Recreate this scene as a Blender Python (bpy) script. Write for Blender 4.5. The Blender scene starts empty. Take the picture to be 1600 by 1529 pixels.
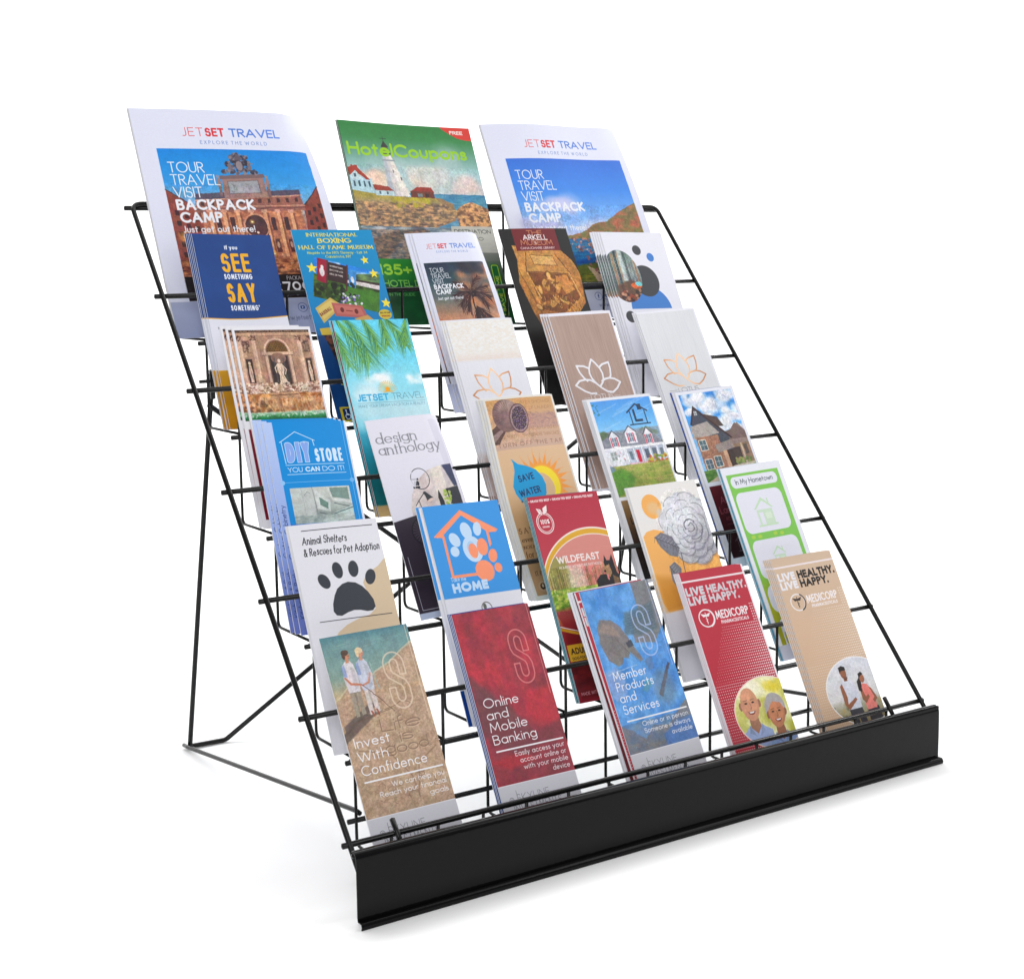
import bpy, bmesh, math, random
import numpy as np
from mathutils import Vector, Matrix

# ------------------------------------------------------------------ camera
scn = bpy.context.scene
COL = scn.collection
PITCH, YAW, ROLL = 0.139621, -0.561627, -0.018485
CAMPOS = Vector((-0.551681, -1.054543, 0.543399))
cam_data = bpy.data.cameras.new('camera')
cam = bpy.data.objects.new('camera', cam_data)
COL.objects.link(cam)
cyw, syw = math.cos(YAW), math.sin(YAW)
fwd = Vector((-syw*math.cos(PITCH), cyw*math.cos(PITCH), -math.sin(PITCH)))
rgt = Vector((cyw, syw, 0.0))
upv = rgt.cross(fwd)
r2 = math.cos(ROLL)*rgt + math.sin(ROLL)*upv
u2 = -math.sin(ROLL)*rgt + math.cos(ROLL)*upv
M = Matrix.Identity(4)
for r in range(3):
    M[r][0] = r2[r]; M[r][1] = u2[r]; M[r][2] = -fwd[r]; M[r][3] = CAMPOS[r]
cam.matrix_world = M
cam_data.sensor_width = 36.0
cam_data.lens = 2310.184/1600.0*36.0
cam_data.shift_x = (800-711.007)/1600.0
cam_data.shift_y = (736.254-764.5)/1600.0
cam_data.clip_start = 0.02
cam_data.clip_end = 60.0
scn.camera = cam

# ------------------------------------------------------------------ world, lamps, exposure
world = bpy.data.worlds.new('World'); scn.world = world; world.use_nodes = True
bg = world.node_tree.nodes['Background']
bg.inputs[0].default_value = (0.98, 0.985, 1.0, 1); bg.inputs[1].default_value = 0.30

def area(name, loc, target, sx, sy, power, color=(1, 1, 1)):
    l = bpy.data.lights.new(name, 'AREA'); l.shape = 'RECTANGLE'; l.size = sx; l.size_y = sy
    l.energy = power; l.color = color
    o = bpy.data.objects.new(name, l); COL.objects.link(o)
    o.location = loc
    o.rotation_euler = (Vector(target)-Vector(loc)).to_track_quat('-Z', 'Y').to_euler()
    return o
area('softbox_key', (-1.3, -1.7, 1.55), (0.35, 0.15, 0.25), 1.6, 1.5, 24, (1.0, 1.0, 1.0))
area('softbox_overhead', (0.6, 0.7, 2.6), (0.4, 0.5, 0.0), 2.8, 2.8, 36, (1.0, 1.0, 1.0))
area('softbox_fill', (2.3, -1.5, 1.3), (0.4, 0.2, 0.25), 1.4, 1.6, 8, (1.0, 1.0, 1.0))
area('softbox_strip', (1.55, -0.42, 1.60), (0.35, -0.03, 0.10), 1.9, 0.6, 6, (1.0, 0.99, 0.97))
area('background_light', (1.2, 1.9, 3.6), (1.6, 4.2, 1.0), 7.0, 1.4, 215, (1.0, 1.0, 1.0))
area('background_light_right', (5.2, 1.0, 2.4), (3.2, 4.2, 1.0), 1.6, 2.4, 120, (1.0, 1.0, 1.0))
scn.view_settings.view_transform = 'Standard'
scn.view_settings.look = 'None'
scn.view_settings.exposure = 0.0
scn.view_settings.gamma = 1.0
scn.render.film_transparent = False
scn.cycles.use_denoising = True
scn.cycles.max_bounces = 8

# ------------------------------------------------------------------ materials
def principled(name, color, rough=0.5, metal=0.0, spec=0.5, coat=0.0):
    m = bpy.data.materials.new(name); m.use_nodes = True
    b = m.node_tree.nodes['Principled BSDF']
    b.inputs['Base Color'].default_value = (*color, 1)
    b.inputs['Roughness'].default_value = rough
    b.inputs['Metallic'].default_value = metal
    b.inputs['Specular IOR Level'].default_value = spec
    b.inputs['Coat Weight'].default_value = coat
    return m, m.node_tree, b

def noise_bump(nt, b, scale, strength, dist=0.001, detail=3, coord='Object'):
    tc = nt.nodes.new('ShaderNodeTexCoord')
    n = nt.nodes.new('ShaderNodeTexNoise'); n.inputs['Scale'].default_value = scale; n.inputs['Detail'].default_value = detail
    bp = nt.nodes.new('ShaderNodeBump'); bp.inputs['Strength'].default_value = strength; bp.inputs['Distance'].default_value = dist
    nt.links.new(tc.outputs[coord], n.inputs['Vector']); nt.links.new(n.outputs['Fac'], bp.inputs['Height'])
    nt.links.new(bp.outputs['Normal'], b.inputs['Normal'])
    return n

mWire, nt, b = principled('black_powder_coat', (0.0045, 0.0042, 0.0042), 0.24, spec=0.27)
noise_bump(nt, b, 900, 0.15, 0.0002)
mPlate, nt, b = principled('black_gloss_enamel', (0.0032, 0.0030, 0.0034), 0.09, spec=0.16)
nz = noise_bump(nt, b, 190, 0.16, 0.0006, 2)

mPaper, nt, b = principled('white_paper', (0.80, 0.80, 0.83), 0.62, spec=0.3)
noise_bump(nt, b, 700, 0.08, 0.0002)

mFloor, nt, b = principled('white_seamless_paper', (0.9, 0.9, 0.9), 0.75, spec=0.2)
tc = nt.nodes.new('ShaderNodeTexCoord'); n = nt.nodes.new('ShaderNodeTexNoise'); n.inputs['Scale'].default_value = 3.0
mx = nt.nodes.new('ShaderNodeMix'); mx.data_type = 'RGBA'
mx.inputs['A'].default_value = (0.895, 0.895, 0.9, 1); mx.inputs['B'].default_value = (0.915, 0.915, 0.915, 1)
nt.links.new(tc.outputs['Object'], n.inputs['Vector']); nt.links.new(n.outputs['Fac'], mx.inputs['Factor'])
nt.links.new(mx.outputs['Result'], b.inputs['Base Color'])

# ------------------------------------------------------------------ object helpers
def new_obj(name, mesh, parent=None, mat=None):
    o = bpy.data.objects.new(name, mesh); COL.objects.link(o)
    if mat and mesh is not None and not mesh.materials: mesh.materials.append(mat)
    if parent: o.parent = parent
    return o

def smooth(me):
    me.polygons.foreach_set('use_smooth', [True]*len(me.polygons)); me.update()

def rounded_path(pts, radii, n=6):
    """polyline with rounded corners; radii per interior vertex"""
    P = [Vector(p) for p in pts]; out = [P[0]]
    for i in range(1, len(P)-1):
        r = radii[i-1] if isinstance(radii, (list, tuple)) else radii
        a, b_, c = P[i-1], P[i], P[i+1]
        d1 = (a-b_).normalized(); d2 = (c-b_).normalized()
        ang = d1.angle(d2); t = r/math.tan(ang/2) if r > 0 else 0
        if t < 1e-6: out.append(b_); continue
        t = min(t, (a-b_).length*0.49, (c-b_).length*0.49)
        s, e = b_+d1*t, b_+d2*t
        for k in range(n+1):
            u = k/n; out.append(s*(1-u)**2 + b_*2*u*(1-u) + e*u*u)
    out.append(P[-1]); return out

def tube_mesh(name, path, r, seg=10, bm=None):
    own = bm is None
    if own: bm = bmesh.new()
    P = [Vector(p) for p in path]; rings = []
    t0 = (P[1]-P[0]).normalized()
    ref = Vector((0, 0, 1)) if abs(t0.z) < 0.9 else Vector((1, 0, 0))
    nrm = t0.cross(ref).normalized()
    for i, p in enumerate(P):
        t = (P[min(i+1, len(P)-1)]-P[max(i-1, 0)]).normalized()
        nrm = (nrm - t*nrm.dot(t)).normalized(); bn = t.cross(nrm)
        rings.append([bm.verts.new(p+(nrm*math.cos(2*math.pi*k/seg)+bn*math.sin(2*math.pi*k/seg))*r) for k in range(seg)])
    for a, b_ in zip(rings, rings[1:]):
        for k in range(seg):
            bm.faces.new((a[k], a[(k+1) % seg], b_[(k+1) % seg], b_[k]))
    for ring, p, sgn in ((rings[0], P[0]-t0*r*0.35, -1), (rings[-1], P[-1]+(P[-1]-P[-2]).normalized()*r*0.35, 1)):
        c = bm.verts.new(p)
        for k in range(seg):
            f = (ring[k], ring[(k+1) % seg], c)
            bm.faces.new(f if sgn > 0 else f[::-1])
    if not own: return None
    me = bpy.data.meshes.new(name); bm.normal_update(); bm.to_mesh(me); bm.free(); smooth(me); return me

# ------------------------------------------------------------------ setting: seamless white sweep
bm = bmesh.new()
prof = [(-6.0, 0.0), (3.0, 0.0)]
for k in range(1, 13):
    a = math.pi/2*k/12; prof.append((3.0+1.2*math.sin(a), 1.2-1.2*math.cos(a)))
prof.append((4.2, 5.0))
vs = [[bm.verts.new((x, y, z)) for (y, z) in prof] for x in (-7.0, 9.0)]
for k in range(len(prof)-1):
    bm.faces.new((vs[0][k], vs[1][k], vs[1][k+1], vs[0][k+1]))
me = bpy.data.meshes.new('studio_ground'); bm.to_mesh(me); bm.free(); smooth(me)
ground = new_obj('ground', me, None, mFloor)
ground['kind'] = 'structure'; ground['label'] = 'seamless white studio ground sweeping up into the backdrop'

# ------------------------------------------------------------------ the wire rack
W = 0.706; A_, B_ = 0.074656, 0.090778; Z6 = 0.061913
RUNG = [(A_*(6-i), Z6+B_*(6-i)) for i in range(7)]
RUNG[0] = (0.4480, 0.6065)
DRP = 0.0455
FLR = [None]+[RUNG[i][1]-DRP for i in range(1, 6)]+[0.026]
rack = bpy.data.objects.new('brochure_rack', None); COL.objects.link(rack)
rack.location = (W/2, 0.2, 0.0); rack.empty_display_size = 0.1
rack['category'] = 'brochure rack'
rack['label'] = 'black wire tabletop rack with six slanted tiers and a glossy front plate'
OFF = Vector((-W/2, -0.2, 0))

def part(name, me, mat=mWire, loc=(0, 0, 0), parent=None):
    o = new_obj(name, me, parent or rack, mat)
    o.location = (Vector(loc)+OFF) if (parent is None) else Vector(loc)
    return o

RF = 0.00255
ty, tz = RUNG[0][0]+0.0012, RUNG[0][1]+0.0016
fy = -0.0205; fz = Z6+fy*B_/A_
nrmy, nrmz = -B_, A_; ln = math.hypot(nrmy, nrmz); ox, oz = nrmy/ln*0.0046, nrmz/ln*0.0046
sf = [(0, fy+0.0005, 0.0035), (0, fy+0.0005, fz+0.002), (0, ty+ox, tz+oz), (W, ty+ox, tz+oz), (W, fy+0.0005, fz+0.002), (W, fy+0.0005, 0.0035)]
part('side_frame', tube_mesh('side_frame', rounded_path(sf, [0.012, 0.012, 0.012, 0.012], 8), RF, 12))
bar_me = tube_mesh('crossbar', [(-0.0065, 0, 0), (W+0.004, 0, 0)], 0.0026, 12)
for i, (y, z) in enumerate(RUNG):
    part('crossbar', bar_me, loc=(0, y, z))
floor_me = tube_mesh('shelf_bar', [(0.0385, 0, 0), (0.6665, 0, 0)], 0.0024, 12)
thin_me = tube_mesh('shelf_bar', [(0.0445, 0, 0), (0.6605, 0, 0)], 0.0015, 8)
XC = [0.0465, 0.1400, 0.1885, 0.2812, 0.3300, 0.4222, 0.4685, 0.5635, 0.6120, 0.6580]
for i in range(1, 7):
    yb, zb = RUNG[i-1]; yf, _ = RUNG[i]; zf = FLR[i]
    wp = [(0, -0.0008, -0.0010), (0, -0.0008, zf-zb), (0, yf-yb-0.001, zf-zb)]
    wme = tube_mesh('pocket_wire', rounded_path(wp, [0.0075], 6), 0.0015, 8)
    for x in XC:
        part('pocket_wire', wme, loc=(x, yb, zb))
    part('shelf_bar', floor_me, loc=(0, yf+0.0008, zf-0.0037))
    part('shelf_bar', thin_me, loc=(0, yf+0.0052, zf-0.0034))
post = tube_mesh('front_post', [(0, 0, -0.0010), (0, 0, FLR[6]-Z6-0.002)], 0.0015, 8)
for k in range(14):
    part('front_post', post, loc=(0.0402+0.04706*k, -0.0008, Z6))
# hinge bar behind the lowest pocket and the pivot rods
part('hinge_bar', floor_me, loc=(0, RUNG[5][0]+0.0002, 0.0490))
hk = tube_mesh('hook', [(0, 0.0, 0.0155), (0.002, -0.0155, -0.008)], 0.0024, 10)
for x in (0.0395, 0.6445):
    part('hook', hk, loc=(x, -0.004, Z6))
piv = (0.3800, 0.4270)
pr = tube_mesh('pivot_rod', [(-0.014, 0, 0), (0.06, 0, 0)], 0.0019, 10)
pr2 = tube_mesh('pivot_rod', [(-0.05, 0, 0), (0.012, 0, 0)], 0.0019, 10)
part('pivot_rod', pr, loc=(0.0545, piv[0], piv[1])); part('pivot_rod', pr2, loc=(0.6515, piv[0], piv[1]))
# support legs: a loop over the pivot rod, straight down to the foot
FOOTY = 0.4885
for x, s in ((0.0548, 1), (0.6512, -1)):
    lp = [(x-0.002*s, piv[0]-0.0045, piv[1]-0.018), (x-0.002*s, piv[0]-0.0050, piv[1]+0.009), (x, piv[0]+0.0045, piv[1]+0.010),
          (x, piv[0]+0.0045, piv[1]-0.012), (x, FOOTY, 0.0035), (x+0.0435*s, FOOTY-0.001, 0.0032), (x+(0.6*s), piv[0]+0.004, 0.402)]
    part('support_leg', tube_mesh('support_leg', rounded_path(lp, [0.004, 0.004, 0.01, 0.004, 0.012], 6), 0.0028, 12))
    bl = [(x-0.0048*s, FOOTY+0.0060, 0.0042), (x-0.0048*s, FOOTY-0.006, 0.0050), (x-0.002*s, 0.0865, 0.0535), (x-0.002*s, 0.0785, 0.0530)]
    part('base_link', tube_mesh('base_link', rounded_path(bl, [0.004, 0.004], 4), 0.0024, 10))

# front plate: rolled top edge, flat face, rolled lip at the bottom
def extrude_profile(name, prof, x0, x1, dz=0.0, th=0.0011, nx=24):
    bm = bmesh.new(); n = len(prof)
    P = [Vector((0, y, z)) for y, z in prof]; O = []
    for i, p in enumerate(P):
        t = (P[min(i+1, n-1)]-P[max(i-1, 0)]).normalized()
        O.append(p+Vector((0, -t.z, t.y))*th)
    loop = P+O[::-1]; rings = []
    for k in range(nx+1):
        u = k/nx; x = x0+(x1-x0)*u
        rings.append([bm.verts.new((x, v.y, v.z+dz*(u-0.5)*min(1, max(0, (v.z-0.01)/0.05)))) for v in loop])
    m = len(loop)
    for a, b2 in zip(rings, rings[1:]):
        for k in range(m):
            bm.faces.new((a[k], a[(k+1) % m], b2[(k+1) % m], b2[k]))
    for ring in (rings[0], rings[-1]):
        for k in range(n-1):
            bm.faces.new((ring[k], ring[k+1], ring[m-2-k], ring[m-1-k]))
    bmesh.ops.recalc_face_normals(bm, faces=bm.faces[:])
    me = bpy.data.meshes.new(name); bm.to_mesh(me); bm.free(); smooth(me)
    return me
PY, PT = -0.0262, 0.0612
prof = []
for k in range(9):                                    # rounded top edge, rolled back over the bead
    a = math.radians(110-13.75*k)
    prof.append((PY+0.0062-0.0062*math.cos(math.radians(110-13.75*k)), PT-0.0038+0.0062*math.sin(math.radians(110-13.75*k))))
prof += [(PY-0.0001, PT-0.0056), (PY-0.0003, 0.045), (PY-0.0004, 0.030), (PY-0.0002, 0.0085), (PY-0.0004, 0.0060)]
for k in range(7):                                    # lip
    a = math.radians(15+20*k); prof.append((PY-0.0052-0.0*k-0.0030*math.sin(a)+0.0008, 0.0052-0.0022*(1-math.cos(a))-0.0004*k+0.001))
plate_root = part('front_plate', extrude_profile('front_plate', prof, -0.0078, 0.7058, dz=-0.002), mPlate)
mod = plate_root.modifiers.new('edge', 'EDGE_SPLIT'); mod.split_angle = math.radians(40)
end_me = tube_mesh('edge_bead', [(-0.0082, 0, 0), (W+0.0042, 0, 0)], 0.0020, 12)
eb = part('edge_bead', end_me, mPlate, parent=plate_root); eb.location = (0, PY+0.0058, PT-0.0014)
eb.rotation_euler = (0, 0.002/0.713, 0); eb.location.z += 0.001
# ------------------------------------------------------------------ flat print: a small painting kit (numpy -> image in memory)
def _rng(seed): return np.random.RandomState(seed)

def _up(g, h, w):
    gy = np.linspace(0, g.shape[0]-1.001, h); gx = np.linspace(0, g.shape[1]-1.001, w)
    y0 = gy.astype(int); x0 = gx.astype(int); fy = gy-y0; fx = gx-x0
    fy = (fy*fy*(3-2*fy))[:, None].astype(np.float32); fx = (fx*fx*(3-2*fx))[None, :].astype(np.float32)
    a = g[y0][:, x0]; b = g[y0][:, x0+1]; c = g[y0+1][:, x0]; d = g[y0+1][:, x0+1]
    return (a*(1-fx)+b*fx)*(1-fy)+(c*(1-fx)+d*fx)*fy

def fbm(h, w, ny, nx, octv=4, seed=1, gain=0.5):
    r = _rng(seed); out = np.zeros((h, w), np.float32); amp = 1.0; tot = 0
    for o in range(octv):
        g = r.rand(int(ny)+2, int(nx)+2).astype(np.float32)
        out += amp*_up(g, h, w); tot += amp; amp *= gain
        ny = min(ny*2, h); nx = min(nx*2, w)
    return out/tot

def arc_pts(cx, cy, rx, ry, a0, a1, n=None):
    n = n or max(3, int(abs(a1-a0)/15)+1)
    return [(cx+rx*math.cos(math.radians(a0+(a1-a0)*i/n)), cy+ry*math.sin(math.radians(a0+(a1-a0)*i/n))) for i in range(n+1)]

_G = {
 'A': (.78, '0,0 .39,1 .78,0;.13,.34 .65,.34'), 'B': (.56, '0,0 0,1 .28,1 @.28,.77,.23,.23,90,-90 0,.54;.28,.54 @.28,.27,.28,.27,90,-90 0,0'),
 'C': (.78, '@.48,.5,.48,.5,48,312'), 'D': (.72, '0,0 0,1 .22,1 @.22,.5,.5,.5,90,-90 0,0'), 'E': (.46, '.46,1 0,1 0,0 .46,0;0,.53 .42,.53'),
 'F': (.44, '.44,1 0,1 0,0;0,.53 .4,.53'), 'G': (.9, '@.47,.5,.47,.5,48,360 .55,.5'), 'H': (.66, '0,0 0,1;.66,0 .66,1;0,.53 .66,.53'),
 'I': (.0, '0,0 0,1'), 'J': (.32, '.32,1 .32,.2 @.14,.2,.18,.2,0,-120'), 'K': (.6, '0,0 0,1;.56,1 .04,.5 .6,0'), 'L': (.42, '0,1 0,0 .42,0'),
 'M': (.88, '0,0 .1,1 .44,.2 .78,1 .88,0'), 'N': (.7, '0,0 0,1 .7,0 .7,1'), 'O': (.96, '@.48,.5,.48,.5,90,450'), 'P': (.5, '0,0 0,1 .25,1 @.25,.75,.25,.25,90,-90 0,.5'),
 'Q': (.96, '@.48,.5,.48,.5,90,450;.55,.3 .9,-.06'), 'R': (.54, '0,0 0,1 .26,1 @.26,.75,.25,.25,90,-90 0,.5;.22,.5 .54,0'),
 'S': (.5, '.46,.86 @.25,.76,.21,.24,35,180 @.12,.6,.08,.1,180,230 @.3,.26,.2,.28,75,-90 @.22,.22,.22,.22,-90,-160'), 'T': (.56, '0,1 .56,1;.28,1 .28,0'),
 'U': (.6, '0,1 0,.3 @.3,.3,.3,.3,180,360 .6,1'), 'V': (.76, '0,1 .38,0 .76,1'), 'W': (1.1, '0,1 .28,0 .55,.9 .82,0 1.1,1'), 'X': (.62, '0,0 .6,1;.02,1 .62,0'),
 'Y': (.64, '0,1 .32,.48 .64,1;.32,.48 .32,0'), 'Z': (.6, '0,1 .6,1 0,0 .6,0'),
 'a': (.54, '@.27,.31,.27,.31,0,360;.54,.62 .54,0'), 'b': (.54, '0,1.05 0,0;@.27,.31,.27,.31,180,540'), 'c': (.46, '@.29,.31,.29,.31,50,310'),
 'd': (.54, '.54,1.05 .54,0;@.27,.31,.27,.31,0,360'), 'e': (.56, '0,.33 .56,.33 @.28,.31,.28,.31,4,318'), 'f': (.26, '.1,0 .1,.85 @.24,.85,.14,.2,180,90;0,.62 .26,.62'),
 'g': (.54, '@.27,.31,.27,.31,0,360;.54,.62 .54,-.1 @.28,-.1,.26,.2,0,-150'), 'h': (.46, '0,0 0,1.05;0,.36 @.23,.38,.23,.24,180,0 .46,0'),
 'i': (.0, '0,0 0,.62;0,.86 0,.88'), 'j': (.08, '.08,.62 .08,-.2 -.02,-.3;.08,.86 .08,.88'), 'k': (.4, '0,0 0,1.05;.36,.62 .02,.3 .4,0'), 'l': (.0, '0,0 0,1.05'),
 'm': (.76, '0,0 0,.62;0,.38 @.19,.4,.19,.22,180,0 .38,0;.38,.38 @.57,.4,.19,.22,180,0 .76,0'), 'n': (.44, '0,0 0,.62;0,.38 @.22,.38,.22,.24,180,0 .44,0'),
 'o': (.58, '@.29,.31,.29,.31,90,450'), 'p': (.54, '0,.62 0,-.32;@.27,.31,.27,.31,180,540'), 'q': (.54, '.54,.62 .54,-.32;@.27,.31,.27,.31,0,360'),
 'r': (.26, '0,0 0,.62;0,.38 @.2,.4,.2,.22,180,70'), 's': (.32, '.3,.52 @.16,.48,.14,.14,30,180 @.1,.42,.08,.1,180,230 @.17,.16,.15,.17,80,-90 @.13,.13,.13,.14,-90,-160'),
 't': (.3, '.13,.86 .13,0;0,.62 .3,.62'), 'u': (.44, '0,.62 0,.24 @.22,.24,.22,.24,180,360 .44,.62'), 'v': (.5, '0,.62 .25,0 .5,.62'),
 'w': (.76, '0,.62 .2,0 .38,.56 .56,0 .76,.62'), 'x': (.44, '0,0 .44,.62;0,.62 .44,0'), 'y': (.5, '0,.62 .26,.02;.5,.62 .12,-.32'), 'z': (.42, '0,.62 .42,.62 0,0 .42,0'),
 '0': (.56, '@.28,.5,.28,.5,90,450'), '1': (.22, '0,.82 .2,1 .2,0'), '2': (.52, '@.26,.74,.24,.26,160,-20 0,0 .52,0'), '3': (.5, '@.24,.76,.22,.24,150,-90;.24,.53 @.24,.27,.26,.27,90,-150'),
 '4': (.6, '.44,0 .44,1 0,.3 .6,.3'), '5': (.5, '.46,1 .1,1 .04,.55 @.23,.32,.27,.32,125,-140'), '6': (.54, '.36,1 .04,.45;@.27,.3,.27,.3,0,360'), '7': (.5, '0,1 .5,1 .14,0'),
 '8': (.5, '@.25,.76,.2,.24,0,360;@.25,.27,.25,.27,0,360'), '9': (.54, '.18,0 .5,.55;@.27,.7,.27,.3,0,360'),
 '.': (.0, '0,0 0,.01'), ',': (.06, '.06,.02 0,-.14'), '!': (.0, '0,.3 0,1;0,0 0,.01'), "'": (.0, '0,.85 0,1'), '-': (.3, '0,.4 .3,.4'), '+': (.5, '0,.45 .5,.45;.25,.2 .25,.7'),
 '&': (.66, '.66,0 .16,.7 @.28,.82,.16,.18,190,-20 .08,.4 @.24,.22,.22,.22,140,300 .64,.45'), ':': (.0, '0,.1 0,.12;0,.5 0,.52'), '%': (.7, '@.14,.8,.14,.18,0,360;@.56,.2,.14,.18,0,360;.6,1 .1,0'),
 '$': (.5, '.46,.86 @.25,.76,.21,.24,35,180 @.12,.6,.08,.1,180,230 @.3,.26,.2,.28,75,-90 @.22,.22,.22,.22,-90,-160;.25,1.15 .25,-.15'),
 '@': (.9, '@.45,.4,.45,.5,-50,270;@.45,.4,.2,.22,0,360'), '*': (.1, '0,.6 .1,.6'), '/': (.4, '0,0 .4,1'),
}
_GC = {}
def glyph(ch):
    if ch in _GC: return _GC[ch]
    w, s = _G.get(ch, (.3, ''))
    strokes = []
    for st in s.split(';'):
        if not st: continue
        pts = []
        for tk in st.split():
            if tk[0] == '@':
                v = [float(q) for q in tk[1:].split(',')]; pts += arc_pts(*v)
            else: pts.append(tuple(float(q) for q in tk.split(',')))
        strokes.append(pts)
    _GC[ch] = (w, strokes); return _GC[ch]

def col(c): return np.array(c, np.float32)/255.0

class Print:
    def __init__(s, w, h, bg=(228, 229, 238), ppm=5.0):
        s.w, s.h, s.ppm = w, h, ppm
        s.W, s.H = int(w*ppm), int(h*ppm)
        s.a = np.empty((s.H, s.W, 3), np.float32); s.a[:] = col(bg)
        s.xs = (np.arange(s.W)+.5)/ppm; s.ys = (np.arange(s.H)+.5)/ppm
        s.clip = None
    def box(s, x0, y0, x1, y1):
        p = s.ppm
        i0 = max(0, int(math.floor(x0*p))-1); i1 = min(s.W, int(math.ceil(x1*p))+1)
        j0 = max(0, int(math.floor(y0*p))-1); j1 = min(s.H, int(math.ceil(y1*p))+1)
        if i1 <= i0 or j1 <= j0: return None
        return i0, i1, j0, j1, s.xs[None, i0:i1], s.ys[j0:j1, None]
    def put(s, b, m, c, a=1.0):
        i0, i1, j0, j1, X, Y = b
        if callable(c): c = c(np.broadcast_to(X, m.shape), np.broadcast_to(Y, m.shape))
        else: c = col(c)
        m = m*a
        if s.clip is not None: m = m*s.clip[j0:j1, i0:i1]
        t = s.a[j0:j1, i0:i1]; t += (c-t)*m[..., None]
    def cov(s, d, soft=0.0):
        return np.clip(.5-d*s.ppm, 0, 1).astype(np.float32) if soft <= 0 else np.clip(.5-d/soft, 0, 1).astype(np.float32)
    def rect(s, x0, y0, x1, y1, c, a=1.0, r=0.0, soft=0.0, ang=0.0):
        cx, cy, hx, hy = (x0+x1)/2, (y0+y1)/2, (x1-x0)/2, (y1-y0)/2
        R = (math.hypot(hx, hy) if ang else 0)+soft
        b = s.box(cx-max(hx, R)-soft, cy-max(hy, R)-soft, cx+max(hx, R)+soft, cy+max(hy, R)+soft)
        if b is None: return
        X, Y = b[4]-cx, b[5]-cy
        if ang:
            ca, sa = math.cos(math.radians(ang)), math.sin(math.radians(ang)); X, Y = X*ca+Y*sa, -X*sa+Y*ca
        qx = np.abs(X)-hx+r; qy = np.abs(Y)-hy+r
        d = np.hypot(np.maximum(qx, 0), np.maximum(qy, 0))+np.minimum(np.maximum(qx, qy), 0)-r
        s.put(b, s.cov(d, soft), c, a)
    def ell(s, cx, cy, rx, ry, c, a=1.0, ang=0.0, soft=0.0, ring=0.0):
        R = max(rx, ry)+soft+ring+.5
        b = s.box(cx-R, cy-R, cx+R, cy+R)
        if b is None: return
        X, Y = b[4]-cx, b[5]-cy
        if ang:
            ca, sa = math.cos(math.radians(ang)), math.sin(math.radians(ang)); X, Y = X*ca+Y*sa, -X*sa+Y*ca
        k = np.hypot(X/rx, Y/ry)+1e-6; g = np.hypot(X/rx**2, Y/ry**2)+1e-6
        d = k*(k-1)/g
        if ring: d = np.abs(d)-ring/2
        s.put(b, s.cov(d, soft), c, a)
    def polymask(s, pts, soft=0.0):
        xs = [p[0] for p in pts]; ys = [p[1] for p in pts]
        b = s.box(min(xs)-soft-.3, min(ys)-soft-.3, max(xs)+soft+.3, max(ys)+soft+.3)
        if b is None: return None, None
        X, Y = b[4], b[5]; d2 = None; ins = np.zeros((Y.shape[0], X.shape[1]), bool)
        n = len(pts)
        for i in range(n):
            x0, y0 = pts[i]; x1, y1 = pts[(i+1) % n]
            ex, ey = x1-x0, y1-y0; L2 = ex*ex+ey*ey
            if L2 < 1e-9: continue
            t = np.clip(((X-x0)*ex+(Y-y0)*ey)/L2, 0, 1)
            q = (X-x0-ex*t)**2+(Y-y0-ey*t)**2
            d2 = q if d2 is None else np.minimum(d2, q)
            if y0 != y1:
                ins ^= ((Y >= min(y0, y1)) & (Y < max(y0, y1))) & (X < x0+(Y-y0)*ex/ey)
        d = np.sqrt(d2); d = np.where(ins, -d, d)
        return b, s.cov(d, soft)
    def poly(s, pts, c, a=1.0, soft=0.0):
        b, m = s.polymask(pts, soft)
        if b is not None: s.put(b, m, c, a)
    def linemask(s, strokes, w, cap='sq', thin=1.0):
        xs = [p[0] for st in strokes for p in st]; ys = [p[1] for st in strokes for p in st]
        if not xs: return None, None
        b = s.box(min(xs)-w, min(ys)-w, max(xs)+w, max(ys)+w)
        if b is None: return None, None
        i0, i1, j0, j1 = b[:4]; m = np.zeros((j1-j0, i1-i0), np.float32)
        for st in strokes:
            n = len(st)
            closed = n > 2 and math.hypot(st[0][0]-st[-1][0], st[0][1]-st[-1][1]) < 1e-6
            for i in range(n-1):
                (x0, y0), (x1, y1) = st[i], st[i+1]
                ex, ey = x1-x0, y1-y0; L = math.hypot(ex, ey)
                if L < 1e-6: continue
                ux, uy = ex/L, ey/L
                hw = w/2
                if thin < 1: hw *= thin+(1-thin)*abs(uy)
                e0 = hw if (i == 0 and not closed and cap == 'sq') else 0.0
                e1 = hw if (i == n-2 and not closed and cap == 'sq') else 0.0
                bb = s.box(min(x0, x1)-w, min(y0, y1)-w, max(x0, x1)+w, max(y0, y1)+w)
                if bb is None: continue
                X, Y = bb[4]-x0, bb[5]-y0
                al = X*ux+Y*uy; pr = np.abs(-X*uy+Y*ux)-hw
                d = np.maximum(np.maximum(-e0-al, al-L-e1), pr)
                if i > 0 or closed or cap == 'rd': d = np.minimum(d, np.hypot(X, Y)-hw)
                if cap == 'rd' and i == n-2: d = np.minimum(d, np.hypot(X-ex, Y-ey)-hw)
                mm = s.cov(d)
                v = m[bb[2]-j0:bb[3]-j0, bb[0]-i0:bb[1]-i0]
                np.maximum(v, mm, out=v)
        return b, m
    def line(s, pts, w, c, a=1.0, cap='rd'):
        st = [pts] if not isinstance(pts[0][0], (list, tuple)) else pts
        b, m = s.linemask(st, w, cap)
        if b is not None: s.put(b, m, c, a)
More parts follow.
